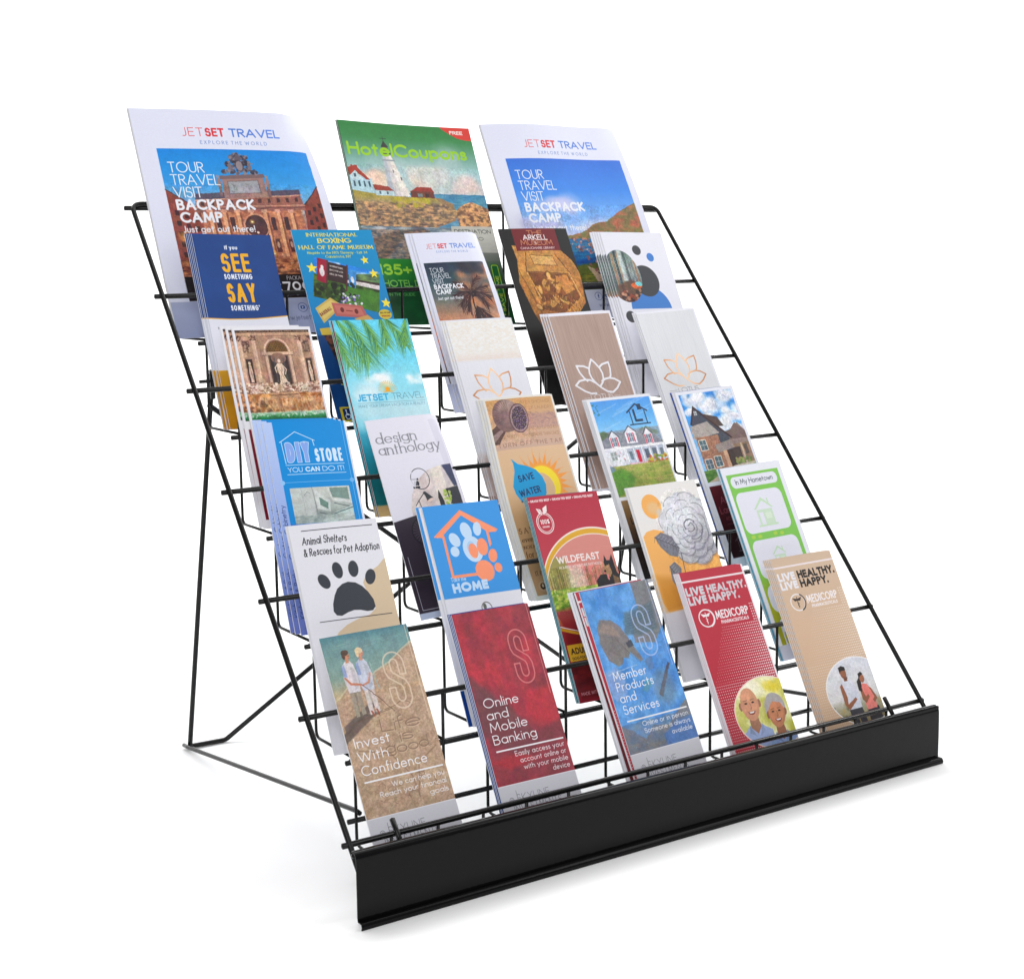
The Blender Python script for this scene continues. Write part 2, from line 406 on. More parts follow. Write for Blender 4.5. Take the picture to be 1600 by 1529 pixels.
    def layout(s, txt, x, y, cap, w, x1=None, k=1.0, sp=None, align='l', serif=False, slant=0.0, ang=0.0, jit=0.0, xh=1.0):
        sp = cap*.085 if sp is None else sp
        cx = cap-w
        def adv(k):
            t = 0
            for ch in txt: t += (cap*.34*k if ch == ' ' else glyph(ch)[0]*cx*k+w+sp)
            return t-sp
        if x1 is not None:
            fixed = sum(w+sp for ch in txt if ch != ' ')-sp
            var = adv(1.0)-fixed; k = max(.15, (x1-x-fixed)/max(var, 1e-6))
        tot = adv(k); px = x if align == 'l' else (x-tot if align == 'r' else x-tot/2)
        out = []; ser = []; r = _rng(len(txt)*7+int(cap*10))
        ca, sa = math.cos(math.radians(ang)), math.sin(math.radians(ang))
        for ch in txt:
            if ch == ' ': px += cap*.34*k; continue
            gw, sts = glyph(ch)
            dy = (r.rand()-.5)*jit*cap; rt = (r.rand()-.5)*jit*.6
            for st in sts:
                q = []
                for gx, gy in st:
                    ux, uy = w/2+gx*cx*k, w/2+gy*cx
                    ux, uy = ux-uy*rt, uy+ux*rt+dy
                    ux += slant*uy
                    X, Y = px+ux-x, -uy
                    q.append((x+X*ca-Y*sa, y+X*sa+Y*ca))
                out.append(q)
                if serif:
                    for (a_, b_) in ((0, 1), (-1, -2)):
                        gx, gy = st[a_]; hx, hy = st[b_]
                        if abs(gy-hy) > 1.2*abs(gx-hx) and (gy < .05 or gy > .95 or abs(gy-.62) < .02 or gy < -.25):
                            ux, uy = w/2+gx*cx*k, (w*.12 if gy < .05 and gy > -.2 else (w*.88+gy*cx if gy > 0 else gy*cx))
                            L = w*(.95 if ch.isupper() else .8)
                            ser.append([(px+ux-L, y-uy), (px+ux+L, y-uy)])
            px += gw*cx*k+w+sp
        return out, ser
    def text(s, txt, x, y, cap, c, w=None, a=1.0, style='sq', thin=1.0, **kw):
        w = cap*.12 if w is None else w
        out, ser = s.layout(txt, x, y, cap, w, **kw)
        b, m = s.linemask(out, w, style, thin)
        if b is None: return
        if ser:
            b2, m2 = s.linemask(ser, w*.3, 'sq')
            if b2 is not None: s.put(b2, m2, c, a)
        s.put(b, m, c, a)
    def grad(s, x0, y0, x1, y1, stops, a=1.0, soft=0.0):
        ts = np.array([q[0] for q in stops]); cs = np.array([q[1] for q in stops], float)/255
        def f(X, Y): return np.stack([np.interp(Y, ts, cs[:, i]) for i in range(3)], -1).astype(np.float32)
        s.rect(x0, y0, x1, y1, f, a, soft=soft)
    def tex(s, x0, y0, x1, y1, c0, c1, ny, nx, seed=1, octv=4, a=1.0, lo=.3, hi=.7, mask=None):
        b = s.box(x0, y0, x1, y1)
        if b is None: return
        h, w = b[3]-b[2], b[1]-b[0]
        n = np.clip((fbm(h, w, ny, nx, octv, seed)-lo)/(hi-lo), 0, 1)[..., None]
        c = col(c0)*(1-n)+col(c1)*n
        s.put(b, np.ones((h, w), np.float32) if mask is None else mask, lambda X, Y: c, a)
    def speck(s, x0, y0, x1, y1, c, n, r0, r1, seed=1, a=.6, el=1.0):
        r = _rng(seed)
        for i in range(n):
            q = r0+(r1-r0)*r.rand(); cc = c[r.randint(len(c))] if isinstance(c, list) else c
            s.ell(x0+(x1-x0)*r.rand(), y0+(y1-y0)*r.rand(), q, q*el, cc, a, ang=r.rand()*180 if el != 1 else 0, soft=.2)
    def pmask(s, pts, soft=0):
        full = np.zeros((s.H, s.W), np.float32); b, m = s.polymask(pts, soft)
        if b is not None: full[b[2]:b[3], b[0]:b[1]] = m
        return full
    def rmask(s, x0, y0, x1, y1, r=0.0):
        full = np.zeros((s.H, s.W), np.float32); b = s.box(x0, y0, x1, y1)
        cx, cy = (x0+x1)/2, (y0+y1)/2
        qx = np.abs(b[4]-cx)-(x1-x0)/2+r; qy = np.abs(b[5]-cy)-(y1-y0)/2+r
        d = np.hypot(np.maximum(qx, 0), np.maximum(qy, 0))+np.minimum(np.maximum(qx, qy), 0)-r
        full[b[2]:b[3], b[0]:b[1]] = s.cov(d); return full
    def photo(s, x0, y0, x1, y1, k=1.0, seed=1, warp=1.0, mask=None):
        """break flat painted areas into the uneven tones of a printed photograph"""
        b = s.box(x0, y0, x1, y1)
        if b is None: return
        i0, i1, j0, j1 = b[:4]; h, w = j1-j0, i1-i0; R = s.a[j0:j1, i0:i1].copy(); mw, mh = w/s.ppm, h/s.ppm
        N = lambda mm, o, sd: fbm(h, w, max(2, int(mh/mm)), max(2, int(mw/mm)), o, seed*31+sd)-.5
        P = s.ppm*warp*.62
        dx = N(5, 2, 1)*2.0*P+N(1.4, 2, 2)*1.3*P; dy = N(5, 2, 3)*2.0*P+N(1.4, 2, 4)*1.3*P
        jj, ii = np.mgrid[0:h, 0:w]; e_ = np.clip(np.minimum(np.minimum(jj, h-1-jj), np.minimum(ii, w-1-ii))/(2.2*P)-.3, 0, 1); dx = dx*e_; dy = dy*e_; k = k*.66; fy = np.clip(jj+dy, 0, h-1.001); fx = np.clip(ii+dx, 0, w-1.001)
        y_, x_ = fy.astype(int), fx.astype(int); ty, tx = (fy-y_)[..., None], (fx-x_)[..., None]
        R = (R[y_, x_]*(1-tx)+R[y_, x_+1]*tx)*(1-ty)+(R[y_+1, x_]*(1-tx)+R[y_+1, x_+1]*tx)*ty
        g = 1+k*(N(9, 3, 5)*.34+N(2.6, 3, 6)*.42+N(.9, 2, 7)*.34)
        g = g+k*(N(.45, 1, 21)*.30); R = R*g[..., None]
        for c in range(3): R[..., c] += k*(N(7, 2, 8+c)*.07+N(1.5, 2, 12+c)*.05)
        lum = R.mean(-1, keepdims=True); R = lum+(R-lum)*1.08
        R = np.clip(R, 0, 1).astype(np.float32); m = np.ones((h, w), np.float32) if mask is None else mask[j0:j1, i0:i1]
        s.put(b, m, lambda X, Y: R)
    def emask(s, cx, cy, rx, ry):
        X, Y = s.xs[None, :]-cx, s.ys[:, None]-cy
        return s.cov((np.hypot(X/rx, Y/ry)-1)*min(rx, ry))

def quad(P, u, v):
    (a, b, c, d) = P
    return tuple(a[i]*(1-u)*(1-v)+b[i]*u*(1-v)+c[i]*u*v+d[i]*(1-u)*v for i in (0, 1))

def star(p, x, y, r, c, rot=0):
    p.poly([(x+(r if i % 2 == 0 else r*.42)*math.sin(math.radians(rot+36*i)), y-(r if i % 2 == 0 else r*.42)*math.cos(math.radians(rot+36*i))) for i in range(10)], c)

def cloud(p, x, y, r, c=(250, 250, 252), a=.5, seed=1, n=14, fl=.45):
    g = _rng(seed)
    for i in range(n):
        q = r*(.25+.35*g.rand())
        p.ell(x+(g.rand()-.5)*2*r, y+(g.rand()-.5)*r*fl*1.6, q, q*.7, c, a*(.5+.5*g.rand()), soft=q*.7)

def frond(p, x, y, ang, L, c1, c2, n=26, drop=.5, seed=1, wid=1.1):
    g = _rng(seed); pts = []; a = math.radians(ang); px, py = x, y
    for i in range(n+1):
        pts.append((px, py)); a += drop/n*(1 if math.cos(a) > 0 else -1); px += math.cos(a)*L/n; py += math.sin(a)*L/n
    p.line(pts, wid*.7, c2)
    for i in range(1, n):
        t = i/n; l = L*.62*math.sin(math.pi*min(1, t*.80+.14)); x0, y0 = pts[i]
        dx, dy = pts[min(i+1, n)][0]-pts[i-1][0], pts[min(i+1, n)][1]-pts[i-1][1]; b0 = math.atan2(dy, dx)
        for sgn in (-1, 1):
            b1 = b0+sgn*(.34+.22*g.rand())
            ex, ey = x0+math.cos(b1)*l, y0+math.sin(b1)*l+l*.25
            nx, ny = -math.sin(b1)*wid*.36, math.cos(b1)*wid*.36
            p.poly([(x0-nx, y0-ny), (x0+nx, y0+ny), (ex, ey)], c1 if g.rand() > .4 else c2, .9)

def jetset(p, x0, x1, base, cap, sub_x0, sub_x1, sub_base, sub_cap):
    L = x1-x0
    p.text('JET', x0, base, cap, (218, 80, 84), cap*.085, x1=x0+L*.215, sp=cap*.2)
    p.text('SET', x0+L*.232, base, cap, (214, 48, 58), cap*.2, x1=x0+L*.425)
    c = lambda X, Y: np.stack([np.interp(X, [x0+L*.47, x1], [q0/255, q1/255]) for q0, q1 in ((70, 90), (120, 135), (205, 228))], -1).astype(np.float32)
    p.text('TRAVEL', x0+L*.475, base, cap, c, cap*.165, x1=x1)
    p.text('EXPLORE THE WORLD', sub_x0, sub_base, sub_cap, (112, 140, 200), sub_cap*.13, x1=sub_x1, sp=sub_cap*.42)

def tourtext(p, x, cap, bases, x_back, just, c=(236, 238, 246)):
    for t, b in zip(('TOUR', 'TRAVEL', 'VISIT'), bases):
        p.text(t, x, b, cap, c, cap*.09, k=1.0)
    p.text('BACKPACK', x, bases[3], cap, c, cap*.21, x1=x_back)
    p.text('CAMP', x+cap*.1, bases[4], cap, c, cap*.21, x1=x+(x_back-x)*.55)
    p.text('Just get out there!', x+cap*.12, bases[5], cap*.62, c, cap*.09, x1=just)

def person_bust(p, x, y, s, skin, hair, shirt, bald=False, tilt=0):
    hx = x+math.sin(math.radians(tilt))*s*.2
    p.poly([(x-s*1.15, y+s*3.2), (x-s*1.05, y+s*1.55), (x-s*.35, y+s*1.12), (x+s*.35, y+s*1.12), (x+s*1.05, y+s*1.55), (x+s*1.2, y+s*3.2)], shirt, soft=.35)
    dk = tuple(int(q*.78) for q in skin); lt = tuple(min(255, int(q*1.14)) for q in skin)
    p.poly([(x-s*.3, y+s*.6), (x+s*.3, y+s*.6), (x+s*.36, y+s*1.25), (x, y+s*1.6), (x-s*.36, y+s*1.25)], dk, soft=.3)
    if not bald: p.ell(hx, y-s*.18, s*.80, s*.90, hair, ang=tilt, soft=.6)
    p.ell(hx-s*.66, y+s*.1, s*.12, s*.22, dk, ang=tilt); p.ell(hx+s*.66, y+s*.1, s*.12, s*.22, dk, ang=tilt)
    p.ell(hx, y+s*.06, s*.62, s*.86, skin, ang=tilt, soft=.3)
    p.ell(hx-s*.12, y-s*.42, s*.36, s*.26, lt, .7, ang=tilt, soft=s*.3)
    p.ell(hx-s*.34, y+s*.25, s*.17, s*.14, lt, .5, soft=s*.2); p.ell(hx+s*.3, y+s*.27, s*.17, s*.14, lt, .5, soft=s*.2)
    if not bald: p.poly([(hx-s*.66, y-s*.1), (hx-s*.5, y-s*.72), (hx, y-s*.98), (hx+s*.55, y-s*.75), (hx+s*.68, y-s*.1), (hx+s*.45, y-s*.45), (hx-.1*s, y-s*.6)], hair, soft=.4)
    for e in (-.25, .25):
        p.ell(hx+s*e, y-s*.02, s*.10, s*.045, (45, 30, 25), soft=.12)
        p.line([(hx+s*(e-.13), y-s*.16), (hx+s*(e+.13), y-s*.18)], s*.05, dk)
    p.line([(hx+s*.02, y+s*.0), (hx+s*.06, y+s*.24), (hx-s*.04, y+s*.28)], s*.045, dk)
    p.poly([(hx-s*.26, y+s*.42)]+[(hx+s*.26*q/4, y+s*(.42+.17*(1-(q/4)**2)**.5)) for q in range(-4, 5)], (120, 45, 45), soft=.15)
    p.poly([(hx-s*.2, y+s*.43), (hx+s*.2, y+s*.43), (hx+s*.12, y+s*.51), (hx-s*.12, y+s*.51)], (245, 240, 235), soft=.1)
    p.poly([(x-s*.45, y+s*1.1), (x-s*.1, y+s*1.75), (x-s*.55, y+s*1.5)], tuple(int(q*.85) for q in shirt), soft=.2)
    p.poly([(x+s*.45, y+s*1.1), (x+s*.1, y+s*1.75), (x+s*.55, y+s*1.5)], tuple(int(q*.9) for q in shirt), soft=.2)

LOTUS = [
 [(0, -21), (-3.5, -16), (-7, -10), (-8.2, -4), (-7, 2), (-4, 7), (0, 11.5)],
 [(0, -21), (4.5, -16), (9, -9), (10.6, -3), (9.8, 3), (7, 8), (1.5, 13)],
 [(-7.6, -10.5), (-14, -13.5), (-24, -14.5), (-22, -6), (-18, 1), (-14.5, 4.8)],
 [(8.2, -10.5), (14, -14), (24, -16), (24, -8), (22, 0), (19.5, 3.6)],
 [(-7, 20.5), (-14, 20.5), (-22, 17), (-33, 9), (-26, 4), (-18, 3), (-10, 4), (-3, 8.5), (3, 14.5), (10, 19.5), (18, 21), (26, 16.5), (33, 9.5), (26, 5), (19, 3.3), (12, 4.2), (6.5, 6.5)],
]
def lotus(p, cx, cy, s, c, lw=1.6, shadow=None):
    st = [[(cx+x*s, cy+y*s) for x, y in q] for q in LOTUS]
    if shadow: p.line([[(x+.5, y+.5) for x, y in q] for q in st], lw, shadow, .5)
    p.line(st, lw, c)

def s_outline(p, x, y, w, h, lw, c, a=.8):
    r = w/2-lw*1.7
    mid = [(x+w/2+r*math.cos(math.radians(t)), y+w/2+r*1.05*math.sin(math.radians(t))-0*h) for t in range(0, -181, -15)]
    top = [(x+w/2+r, y+w*.98)]+mid+[(x+w/2-r, y+w*.78), (x+w/2-r*.8, y+h*.40), (x+w/2+r*.75, y+h*.56), (x+w/2+r, y+h*.64)]
    low = [(x+w/2+r*math.cos(math.radians(t)), y+h-w/2+r*1.05*math.sin(math.radians(t))) for t in range(0, 181, 15)]
    path = top+low+[(x+w/2-r, y+h*.62)]
    th = lw*3.4
    b, m = p.linemask([path], th, 'bt'); b2, m2 = p.linemask([path], th-2*lw*.62, 'bt')
    e0, e1 = path[0], path[-1]
    p.put(b, m, c, 0)
    mm = m.copy()
    di, dj = b2[0]-b[0], b2[2]-b[2]
    v = mm[dj:dj+m2.shape[0], di:di+m2.shape[1]]; v -= np.minimum(v, m2)
    p.put(b, mm, c, a)
    for e in (e0, e1): p.line([(e[0]-th/2+lw*.3, e[1]), (e[0]+th/2-lw*.3, e[1])], lw*.62, c, a)

def house_icon(p, x, y, w, h, c, a=1.0, lw=1.2):
    p.line([(x, y+h*.38), (x+w/2, y), (x+w, y+h*.38)], lw*1.3, c, a)
    p.line([[(x+w*.14, y+h*.36), (x+w*.14, y+h)], [(x+w*.86, y+h*.36), (x+w*.86, y+h)]], lw, c, a)
    p.line([(x, y+h), (x+w, y+h)], lw, c, a)
# ------------------------------------------------------------------ the printed artwork of each leaflet (millimetres, origin top left)
WHT = (229, 230, 240)

def fountain_far(p, x0, y0, x1, y1):
    w, h = x1-x0, y1-y0
    X = lambda u: x0+u*w
    Y = lambda v: y0+v*h
    p.grad(x0, y0, x1, y1, [(y0, (10, 132, 214)), (Y(.22), (52, 150, 218)), (Y(.42), (150, 178, 205)), (Y(.5), (190, 170, 165))])
    body = (190, 122, 92); lt = (232, 172, 130); dk = (104, 58, 54)
    p.poly([(X(0), Y(.28)), (X(.19), Y(.42)), (X(.19), Y(.78)), (X(0), Y(.86))], (140, 72, 62))
    p.poly([(X(1), Y(.25)), (X(.87), Y(.39)), (X(.85), Y(.75)), (X(1), Y(.82))], (132, 62, 52))
    p.line([(X(0), Y(.28)), (X(.19), Y(.42))], 1.3, (70, 52, 62)); p.line([(X(1), Y(.25)), (X(.87), Y(.39))], 1.3, (62, 40, 48))
    for r in range(5):
        for q in range(3):
            p.rect(X(.03+.055*q), Y(.42+.07*r+.02*q), X(.055+.055*q), Y(.455+.07*r+.02*q), (70, 40, 44))
            p.rect(X(.89+.04*q), Y(.42+.07*r-.025*q), X(.91+.04*q), Y(.455+.07*r-.025*q), (60, 32, 36))
    p.poly([(X(.2), Y(.40)), (X(.84), Y(.34)), (X(.87), Y(.78)), (X(.17), Y(.80))], body)
    p.tex(X(.19), Y(.36), X(.86), Y(.8), (222, 150, 108), (146, 84, 70), 30, 26, 3, a=.55)
    p.poly([(X(.17), Y(.35)), (X(.86), Y(.31)), (X(.88), Y(.42)), (X(.16), Y(.44))], (150, 96, 86)); p.poly([(X(.18), Y(.31)), (X(.86), Y(.275)), (X(.87), Y(.315)), (X(.17), Y(.355))], (86, 78, 98))
    p.line([(X(.17), Y(.355)), (X(.87), Y(.315))], 1.4, (214, 164, 140)); p.line([(X(.16), Y(.405)), (X(.88), Y(.385))], 1.2, (206, 152, 128)); p.line([(X(.16), Y(.42)), (X(.88), Y(.40))], .7, (80, 50, 54))
    for i in range(11): p.rect(X(.2+.062*i), Y(.362-.003*i), X(.22+.062*i), Y(.392-.003*i), (74, 48, 54))
    p.poly([(X(.37), Y(.195)), (X(.635), Y(.18)), (X(.65), Y(.33)), (X(.36), Y(.345))], (156, 122, 116)); p.poly([(X(.36), Y(.185)), (X(.645), Y(.168)), (X(.65), Y(.195)), (X(.355), Y(.21))], (120, 96, 98))
    p.poly([(X(.40), Y(.225)), (X(.60), Y(.215)), (X(.605), Y(.30)), (X(.40), Y(.31))], (158, 158, 164)); p.line([(X(.40), Y(.225)), (X(.60), Y(.215)), (X(.605), Y(.30)), (X(.40), Y(.31)), (X(.40), Y(.225))], .8, (110, 90, 92))
    for q in (.345, .66): p.ell(X(q), Y(.235), 2.4, 7, (150, 126, 124)); p.ell(X(q), Y(.19), 1.5, 1.8, (160, 138, 134)); p.rect(X(q)-1.6, Y(.26), X(q)+1.6, Y(.33), (130, 100, 98))
    g = _rng(5)
    for i in range(150):
        v = g.rand()**.8; sp = .015+.085*v+.03*math.sin(v*9)**2; uu = .5+(g.rand()*2-1)*sp; vv = .03+.14*v
        p.ell(X(uu), Y(vv), .7+1.7*g.rand(), .9+2.2*g.rand(), [(70, 64, 78), (104, 94, 104), (140, 126, 130), (52, 48, 62)][g.randint(4)], .9, ang=g.rand()*180)
    p.ell(X(.5), Y(.115), w*.024, h*.036, (142, 130, 134)); p.ell(X(.5), Y(.115), w*.024, h*.036, (72, 64, 76), ring=.9); p.poly([(X(.475), Y(.075)), (X(.485), Y(.045)), (X(.5), Y(.03)), (X(.515), Y(.045)), (X(.525), Y(.075))], (96, 86, 96))
    for q in (.435, .565): p.ell(X(q), Y(.12), 2.0, 4.4, (120, 108, 114), ang=12 if q < .5 else -12); p.ell(X(q), Y(.088), 1.5, 1.8, (132, 120, 124))
    for i in range(7):
        a = .235+.088*i; p.rect(X(a), Y(.43), X(a+.022), Y(.74), lt, soft=.5); p.rect(X(a+.022), Y(.44), X(a+.034), Y(.74), dk, .55, soft=.4)
        p.rect(X(a-.01), Y(.415), X(a+.03), Y(.437), (214, 160, 136))
    for i in range(6):
        a = .275+.088*i
        if i in (2, 3): continue
        p.rect(X(a), Y(.47), X(a+.03), Y(.56), (72, 44, 50)); p.rect(X(a), Y(.62), X(a+.03), Y(.71), (92, 54, 54)); p.ell(X(a+.015), Y(.66), 1.6, 3.8, (206, 168, 150))
    p.ell(X(.525), Y(.53), w*.07, h*.075, (74, 48, 52)); p.rect(X(.455), Y(.53), X(.595), Y(.75), (80, 50, 52)); p.ell(X(.525), Y(.53), w*.078, h*.082, (206, 150, 124), ring=1.6)
    p.ell(X(.525), Y(.64), 2.4, 6.4, (224, 198, 178)); p.ell(X(.525), Y(.575), 1.4, 1.6, (232, 206, 188))
    p.tex(X(.0), Y(.76), X(1), Y(.9), (212, 138, 92), (92, 48, 40), 12, 26, 6, a=.9)
    p.speck(X(.12), Y(.72), X(.92), Y(.84), [(232, 180, 140), (214, 150, 110), (120, 66, 52)], 90, .7, 3, 8, .7, .7)
    for (u, v, r) in ((.06, .6, 10), (.93, .6, 9), (.28, .74, 7), (.75, .74, 8), (.42, .72, 5), (.6, .72, 6), (.5, .5, 4)):
        p.ell(X(u), Y(v), r*.5, r*.5, (255, 190, 90), .8, soft=r*.9); p.ell(X(u), Y(v), 1.1, 1.1, (255, 240, 190), soft=1)
    p.grad(x0, Y(.885), x1, y1, [(Y(.885), (66, 44, 30)), (Y(.95), (44, 42, 28)), (y1, (30, 28, 24))], .93, soft=2)
    p.photo(x0, Y(.0), x1, Y(.24), .25, 3, .8); p.photo(x0, Y(.24), x1, y1, 1.1, 4, .8)

def coast(p, x0, y0, x1, y1):
    w, h = x1-x0, y1-y0; X = lambda u: x0+u*w; Y = lambda v: y0+v*h
    p.grad(x0, y0, x1, y1, [(y0, (52, 112, 208)), (Y(.25), (66, 138, 226)), (Y(.5), (140, 182, 236)), (Y(.6), (196, 200, 228))])
    cloud(p, X(.3), Y(.36), 30, (206, 206, 240), .45, 3, 16, .3); cloud(p, X(.15), Y(.52), 30, (190, 190, 226), .5, 5, 16, .3); cloud(p, X(.7), Y(.55), 34, (226, 218, 232), .35, 7, 14, .2)
    hill = [(X(.3), Y(.6)), (X(.46), Y(.575)), (X(.6), Y(.5)), (X(.7), Y(.49)), (X(.82), Y(.42)), (X(.93), Y(.37)), (X(1), Y(.345)), (X(1), Y(.75)), (X(.3), Y(.72))]
    m = p.pmask(hill, .8); old = p.clip; p.clip = m
    p.tex(X(.3), Y(.33), X(1), Y(.76), (196, 104, 76), (110, 112, 62), 8, 9, 4, lo=.35, hi=.62); p.grad(X(.3), Y(.33), X(1), Y(.76), [(Y(.34), (170, 92, 92)), (Y(.75), (140, 128, 66))], .3)
    p.tex(X(.3), Y(.55), X(1), Y(.76), (92, 124, 58), (168, 108, 70), 10, 20, 9, a=.7)
    p.clip = old
    p.tex(x0, Y(.62), X(1), Y(.8), (22, 96, 150), (60, 140, 180), 22, 5, 12)
    p.speck(X(.34), Y(.6), X(1), Y(.745), [(196, 132, 110), (158, 96, 82), (120, 70, 66), (220, 170, 150)], 130, .9, 3.2, 14, .9, .6)
    p.tex(x0, Y(.72), x1, y1, (16, 74, 142), (34, 118, 172), 16, 6, 18)
    p.poly([(X(0), Y(.86)), (X(.5), Y(.8)), (X(.7), Y(.92)), (X(1), Y(.86)), (X(1), Y(1)), (X(0), Y(1))], (96, 104, 34), soft=3)
    p.tex(X(.0), Y(.88), X(1), Y(1), (70, 84, 26), (150, 140, 62), 20, 30, 22, a=.8)
    p.poly([(X(.42), Y(.82)), (X(.5), Y(.86)), (X(.66), Y(1)), (X(.5), Y(1))], (196, 168, 140), soft=1)
    p.speck(X(.44), Y(.7), X(.6), Y(.9), [(150, 90, 92), (80, 48, 52), (196, 150, 150)], 26, .8, 2.2, 24, .9, 1.8)
    p.photo(x0, y0, x1, Y(.36), .15, 5, .6); p.photo(x0, Y(.36), x1, y1, 1.0, 6, 1.3)

def magazine_travel(kind):
    p = Print(216, 279, (224, 226, 243), 4.2)
    jetset(p, 54, 171, 34, 11, 73, 153, 43.8, 4.6)
    (fountain_far if kind == 0 else coast)(p, 21.5, 50, 204.5, 232 if kind == 0 else 238)
    if kind == 0:
        p.rect(21.5, 207, 204.5, 236, (30, 22, 24)); p.text('PACKAGES STARTING AT', 139, 214, 5, (222, 222, 228), .5, x1=200); p.text('$799', 121, 233, 17, (236, 236, 242), 2.3, x1=166)
        p.grad(0, 236.5, 216, 279, [(236, (176, 184, 214)), (279, (150, 158, 190))]); yb, xb = 248, 150
    else:
        p.rect(21.5, 229, 204.5, 238, (26, 24, 30)); p.grad(0, 238.5, 216, 279, [(236, (205, 208, 226)), (279, (170, 175, 200))]); yb, xb = 248, 102
    for i, xx in enumerate((xb, xb+13, xb+26)):
        p.ell(xx, yb, 5.4, 5.4, (60, 80, 140), ring=.6)
        if i == (1 if kind else 0): p.rect(xx-2.6, yb-1.9, xx+2.6, yb+1.9, (36, 74, 150), r=.8); p.poly([(xx-.7, yb-1.1), (xx+1.3, yb), (xx-.7, yb+1.1)], (240, 240, 246))
        elif i == 0 or kind == 0: p.text('f', xx-1.2, yb+3.2, 6, (40, 60, 120), 1.1)
        else: p.ell(xx, yb, 2.2, 2.2, (120, 50, 80), ring=.8)
    p.text('www.jetsettravel.com', xb-28 if kind == 0 else xb-3, 263, 6.2, (84, 90, 120), .55)
    tourtext(p, 30, 13.4, (80, 95.5, 111, 126.5, 142, 154), 121, 115)
    return p

def hotel_coupons():
    p = Print(216, 279, (60, 130, 70), 4.2)
    p.grad(0, 0, 216, 110, [(0, (48, 122, 62)), (22, (62, 132, 78)), (45, (112, 160, 142)), (70, (168, 200, 204)), (98, (200, 206, 205))])
    cloud(p, 45, 78, 22, (236, 206, 186), .8, 2, 22); cloud(p, 125, 74, 26, (238, 206, 190), .8, 4, 26); cloud(p, 185, 84, 24, (224, 196, 190), .6, 6, 22)
    cloud(p, 110, 60, 60, (190, 206, 206), .4, 8, 12)
    p.grad(0, 98, 216, 150, [(98, (60, 124, 158)), (112, (70, 140, 166)), (150, (104, 140, 166))]); p.tex(110, 100, 216, 150, (52, 118, 156), (112, 164, 186), 26, 8, 4, a=.6)
    p.poly([(0, 96), (30, 98), (90, 104), (140, 104), (160, 112), (158, 135), (110, 150), (0, 150)], (150, 122, 90))
    land = [(0, 95), (28, 99), (60, 103), (95, 104), (128, 101), (138, 110), (165, 122), (160, 132), (130, 143), (80, 150), (40, 160), (0, 168)]
    m = p.pmask(land, .5); p.clip = m
    p.tex(0, 94, 170, 170, (208, 160, 112), (74, 68, 66), 26, 30, 21, lo=.36, hi=.66); p.tex(0, 94, 170, 170, (236, 190, 140), (110, 92, 80), 60, 14, 22, a=.4)
    p.grad(0, 94, 216, 112, [(94, (150, 142, 56)), (104, (168, 152, 70)), (112, (168, 150, 110))], .85, soft=3); p.speck(60, 104, 120, 118, [(170, 160, 50), (196, 180, 60)], 40, 1.5, 4, 23, .5)
    p.clip = None
    rk = p.pmask([(162, 120), (176, 112), (190, 108), (216, 118), (216, 150), (160, 150)], .4); p.clip = rk
    p.tex(150, 104, 216, 152, (226, 170, 116), (120, 88, 70), 16, 12, 31, lo=.36, hi=.62); p.clip = None
    p.tex(0, 146, 216, 192, (84, 104, 122), (186, 190, 192), 26, 14, 41); p.poly([(0, 168), (50, 152), (100, 146), (110, 152), (60, 165), (30, 192), (0, 192)], (70, 62, 60), .75, soft=4)
    p.tex(0, 150, 110, 190, (196, 140, 100), (60, 58, 64), 20, 20, 44, a=.5)
    p.poly([(57, 103), (61, 46), (74, 46), (92, 103)], (214, 208, 206)); p.poly([(57, 103), (61, 46), (65, 46), (68, 103)], (168, 178, 190), .7, soft=2); p.poly([(78, 103), (70, 46), (74, 46), (92, 103)], (240, 232, 222), .8, soft=1.5)
    p.rect(58, 52, 79, 54, (150, 156, 162)); p.rect(62, 34, 72, 46, (96, 84, 78)); p.rect(60, 42, 75, 44.5, (72, 70, 72)); p.poly([(61, 34), (67, 25), (73, 34)], (58, 60, 58)); p.line([(67, 27), (67, 19)], .7, (50, 60, 55)); p.line([(62, 22), (72, 22)], .8, (50, 60, 55))
    p.rect(82, 76, 84, 81, (90, 100, 116)); p.rect(72, 66, 73.5, 70, (110, 110, 116))
    p.poly([(0, 74), (34, 80), (36, 101), (0, 97)], (176, 206, 216)); p.poly([(0, 66), (12, 62), (32, 82), (26, 82), (10, 70), (0, 77)], (160, 62, 50)); p.poly([(2, 76), (11, 70), (22, 82), (2, 82)], (196, 216, 222))
    p.rect(5, 62, 8, 68, (150, 60, 50)); p.rect(12, 62, 15, 66, (150, 60, 50))
    for q in range(4): p.rect(4+8*q, 84, 7+8*q, 92, (60, 84, 100))
    p.rect(7, 74, 11, 79, (70, 92, 108)); p.poly([(34, 88), (58, 90), (68, 97), (36, 97)], (150, 64, 54)); p.rect(36, 96, 66, 103, (188, 208, 214)); p.rect(42, 97, 45, 101, (80, 100, 110)); p.rect(54, 97, 57, 101, (80, 100, 110))
    p.poly([(92, 96), (106, 89), (128, 89), (132, 96)], (150, 60, 50)); p.rect(93, 95, 131, 104, (112, 62, 52)); p.rect(104, 98, 112, 103, (120, 130, 130)); p.rect(116, 98, 122, 103, (66, 46, 44))
    p.photo(0, 0, 216, 60, .2, 7, .4); p.photo(0, 60, 216, 190, .8, 8, .8)
    p.text('HotelCoupons', 6, 48, 19, (150, 204, 38), 3.6, x1=201, slant=.0, style='rd')
    b = p.box(170, 0, 216, 26); p.poly([(166, 0), (216, 0), (216, 19), (205, 18.5), (192, 16), (180, 10), (170, 4)], (214, 60, 50)); p.text('FREE', 181, 10.5, 5.2, (245, 240, 235), 1.1, x1=203)
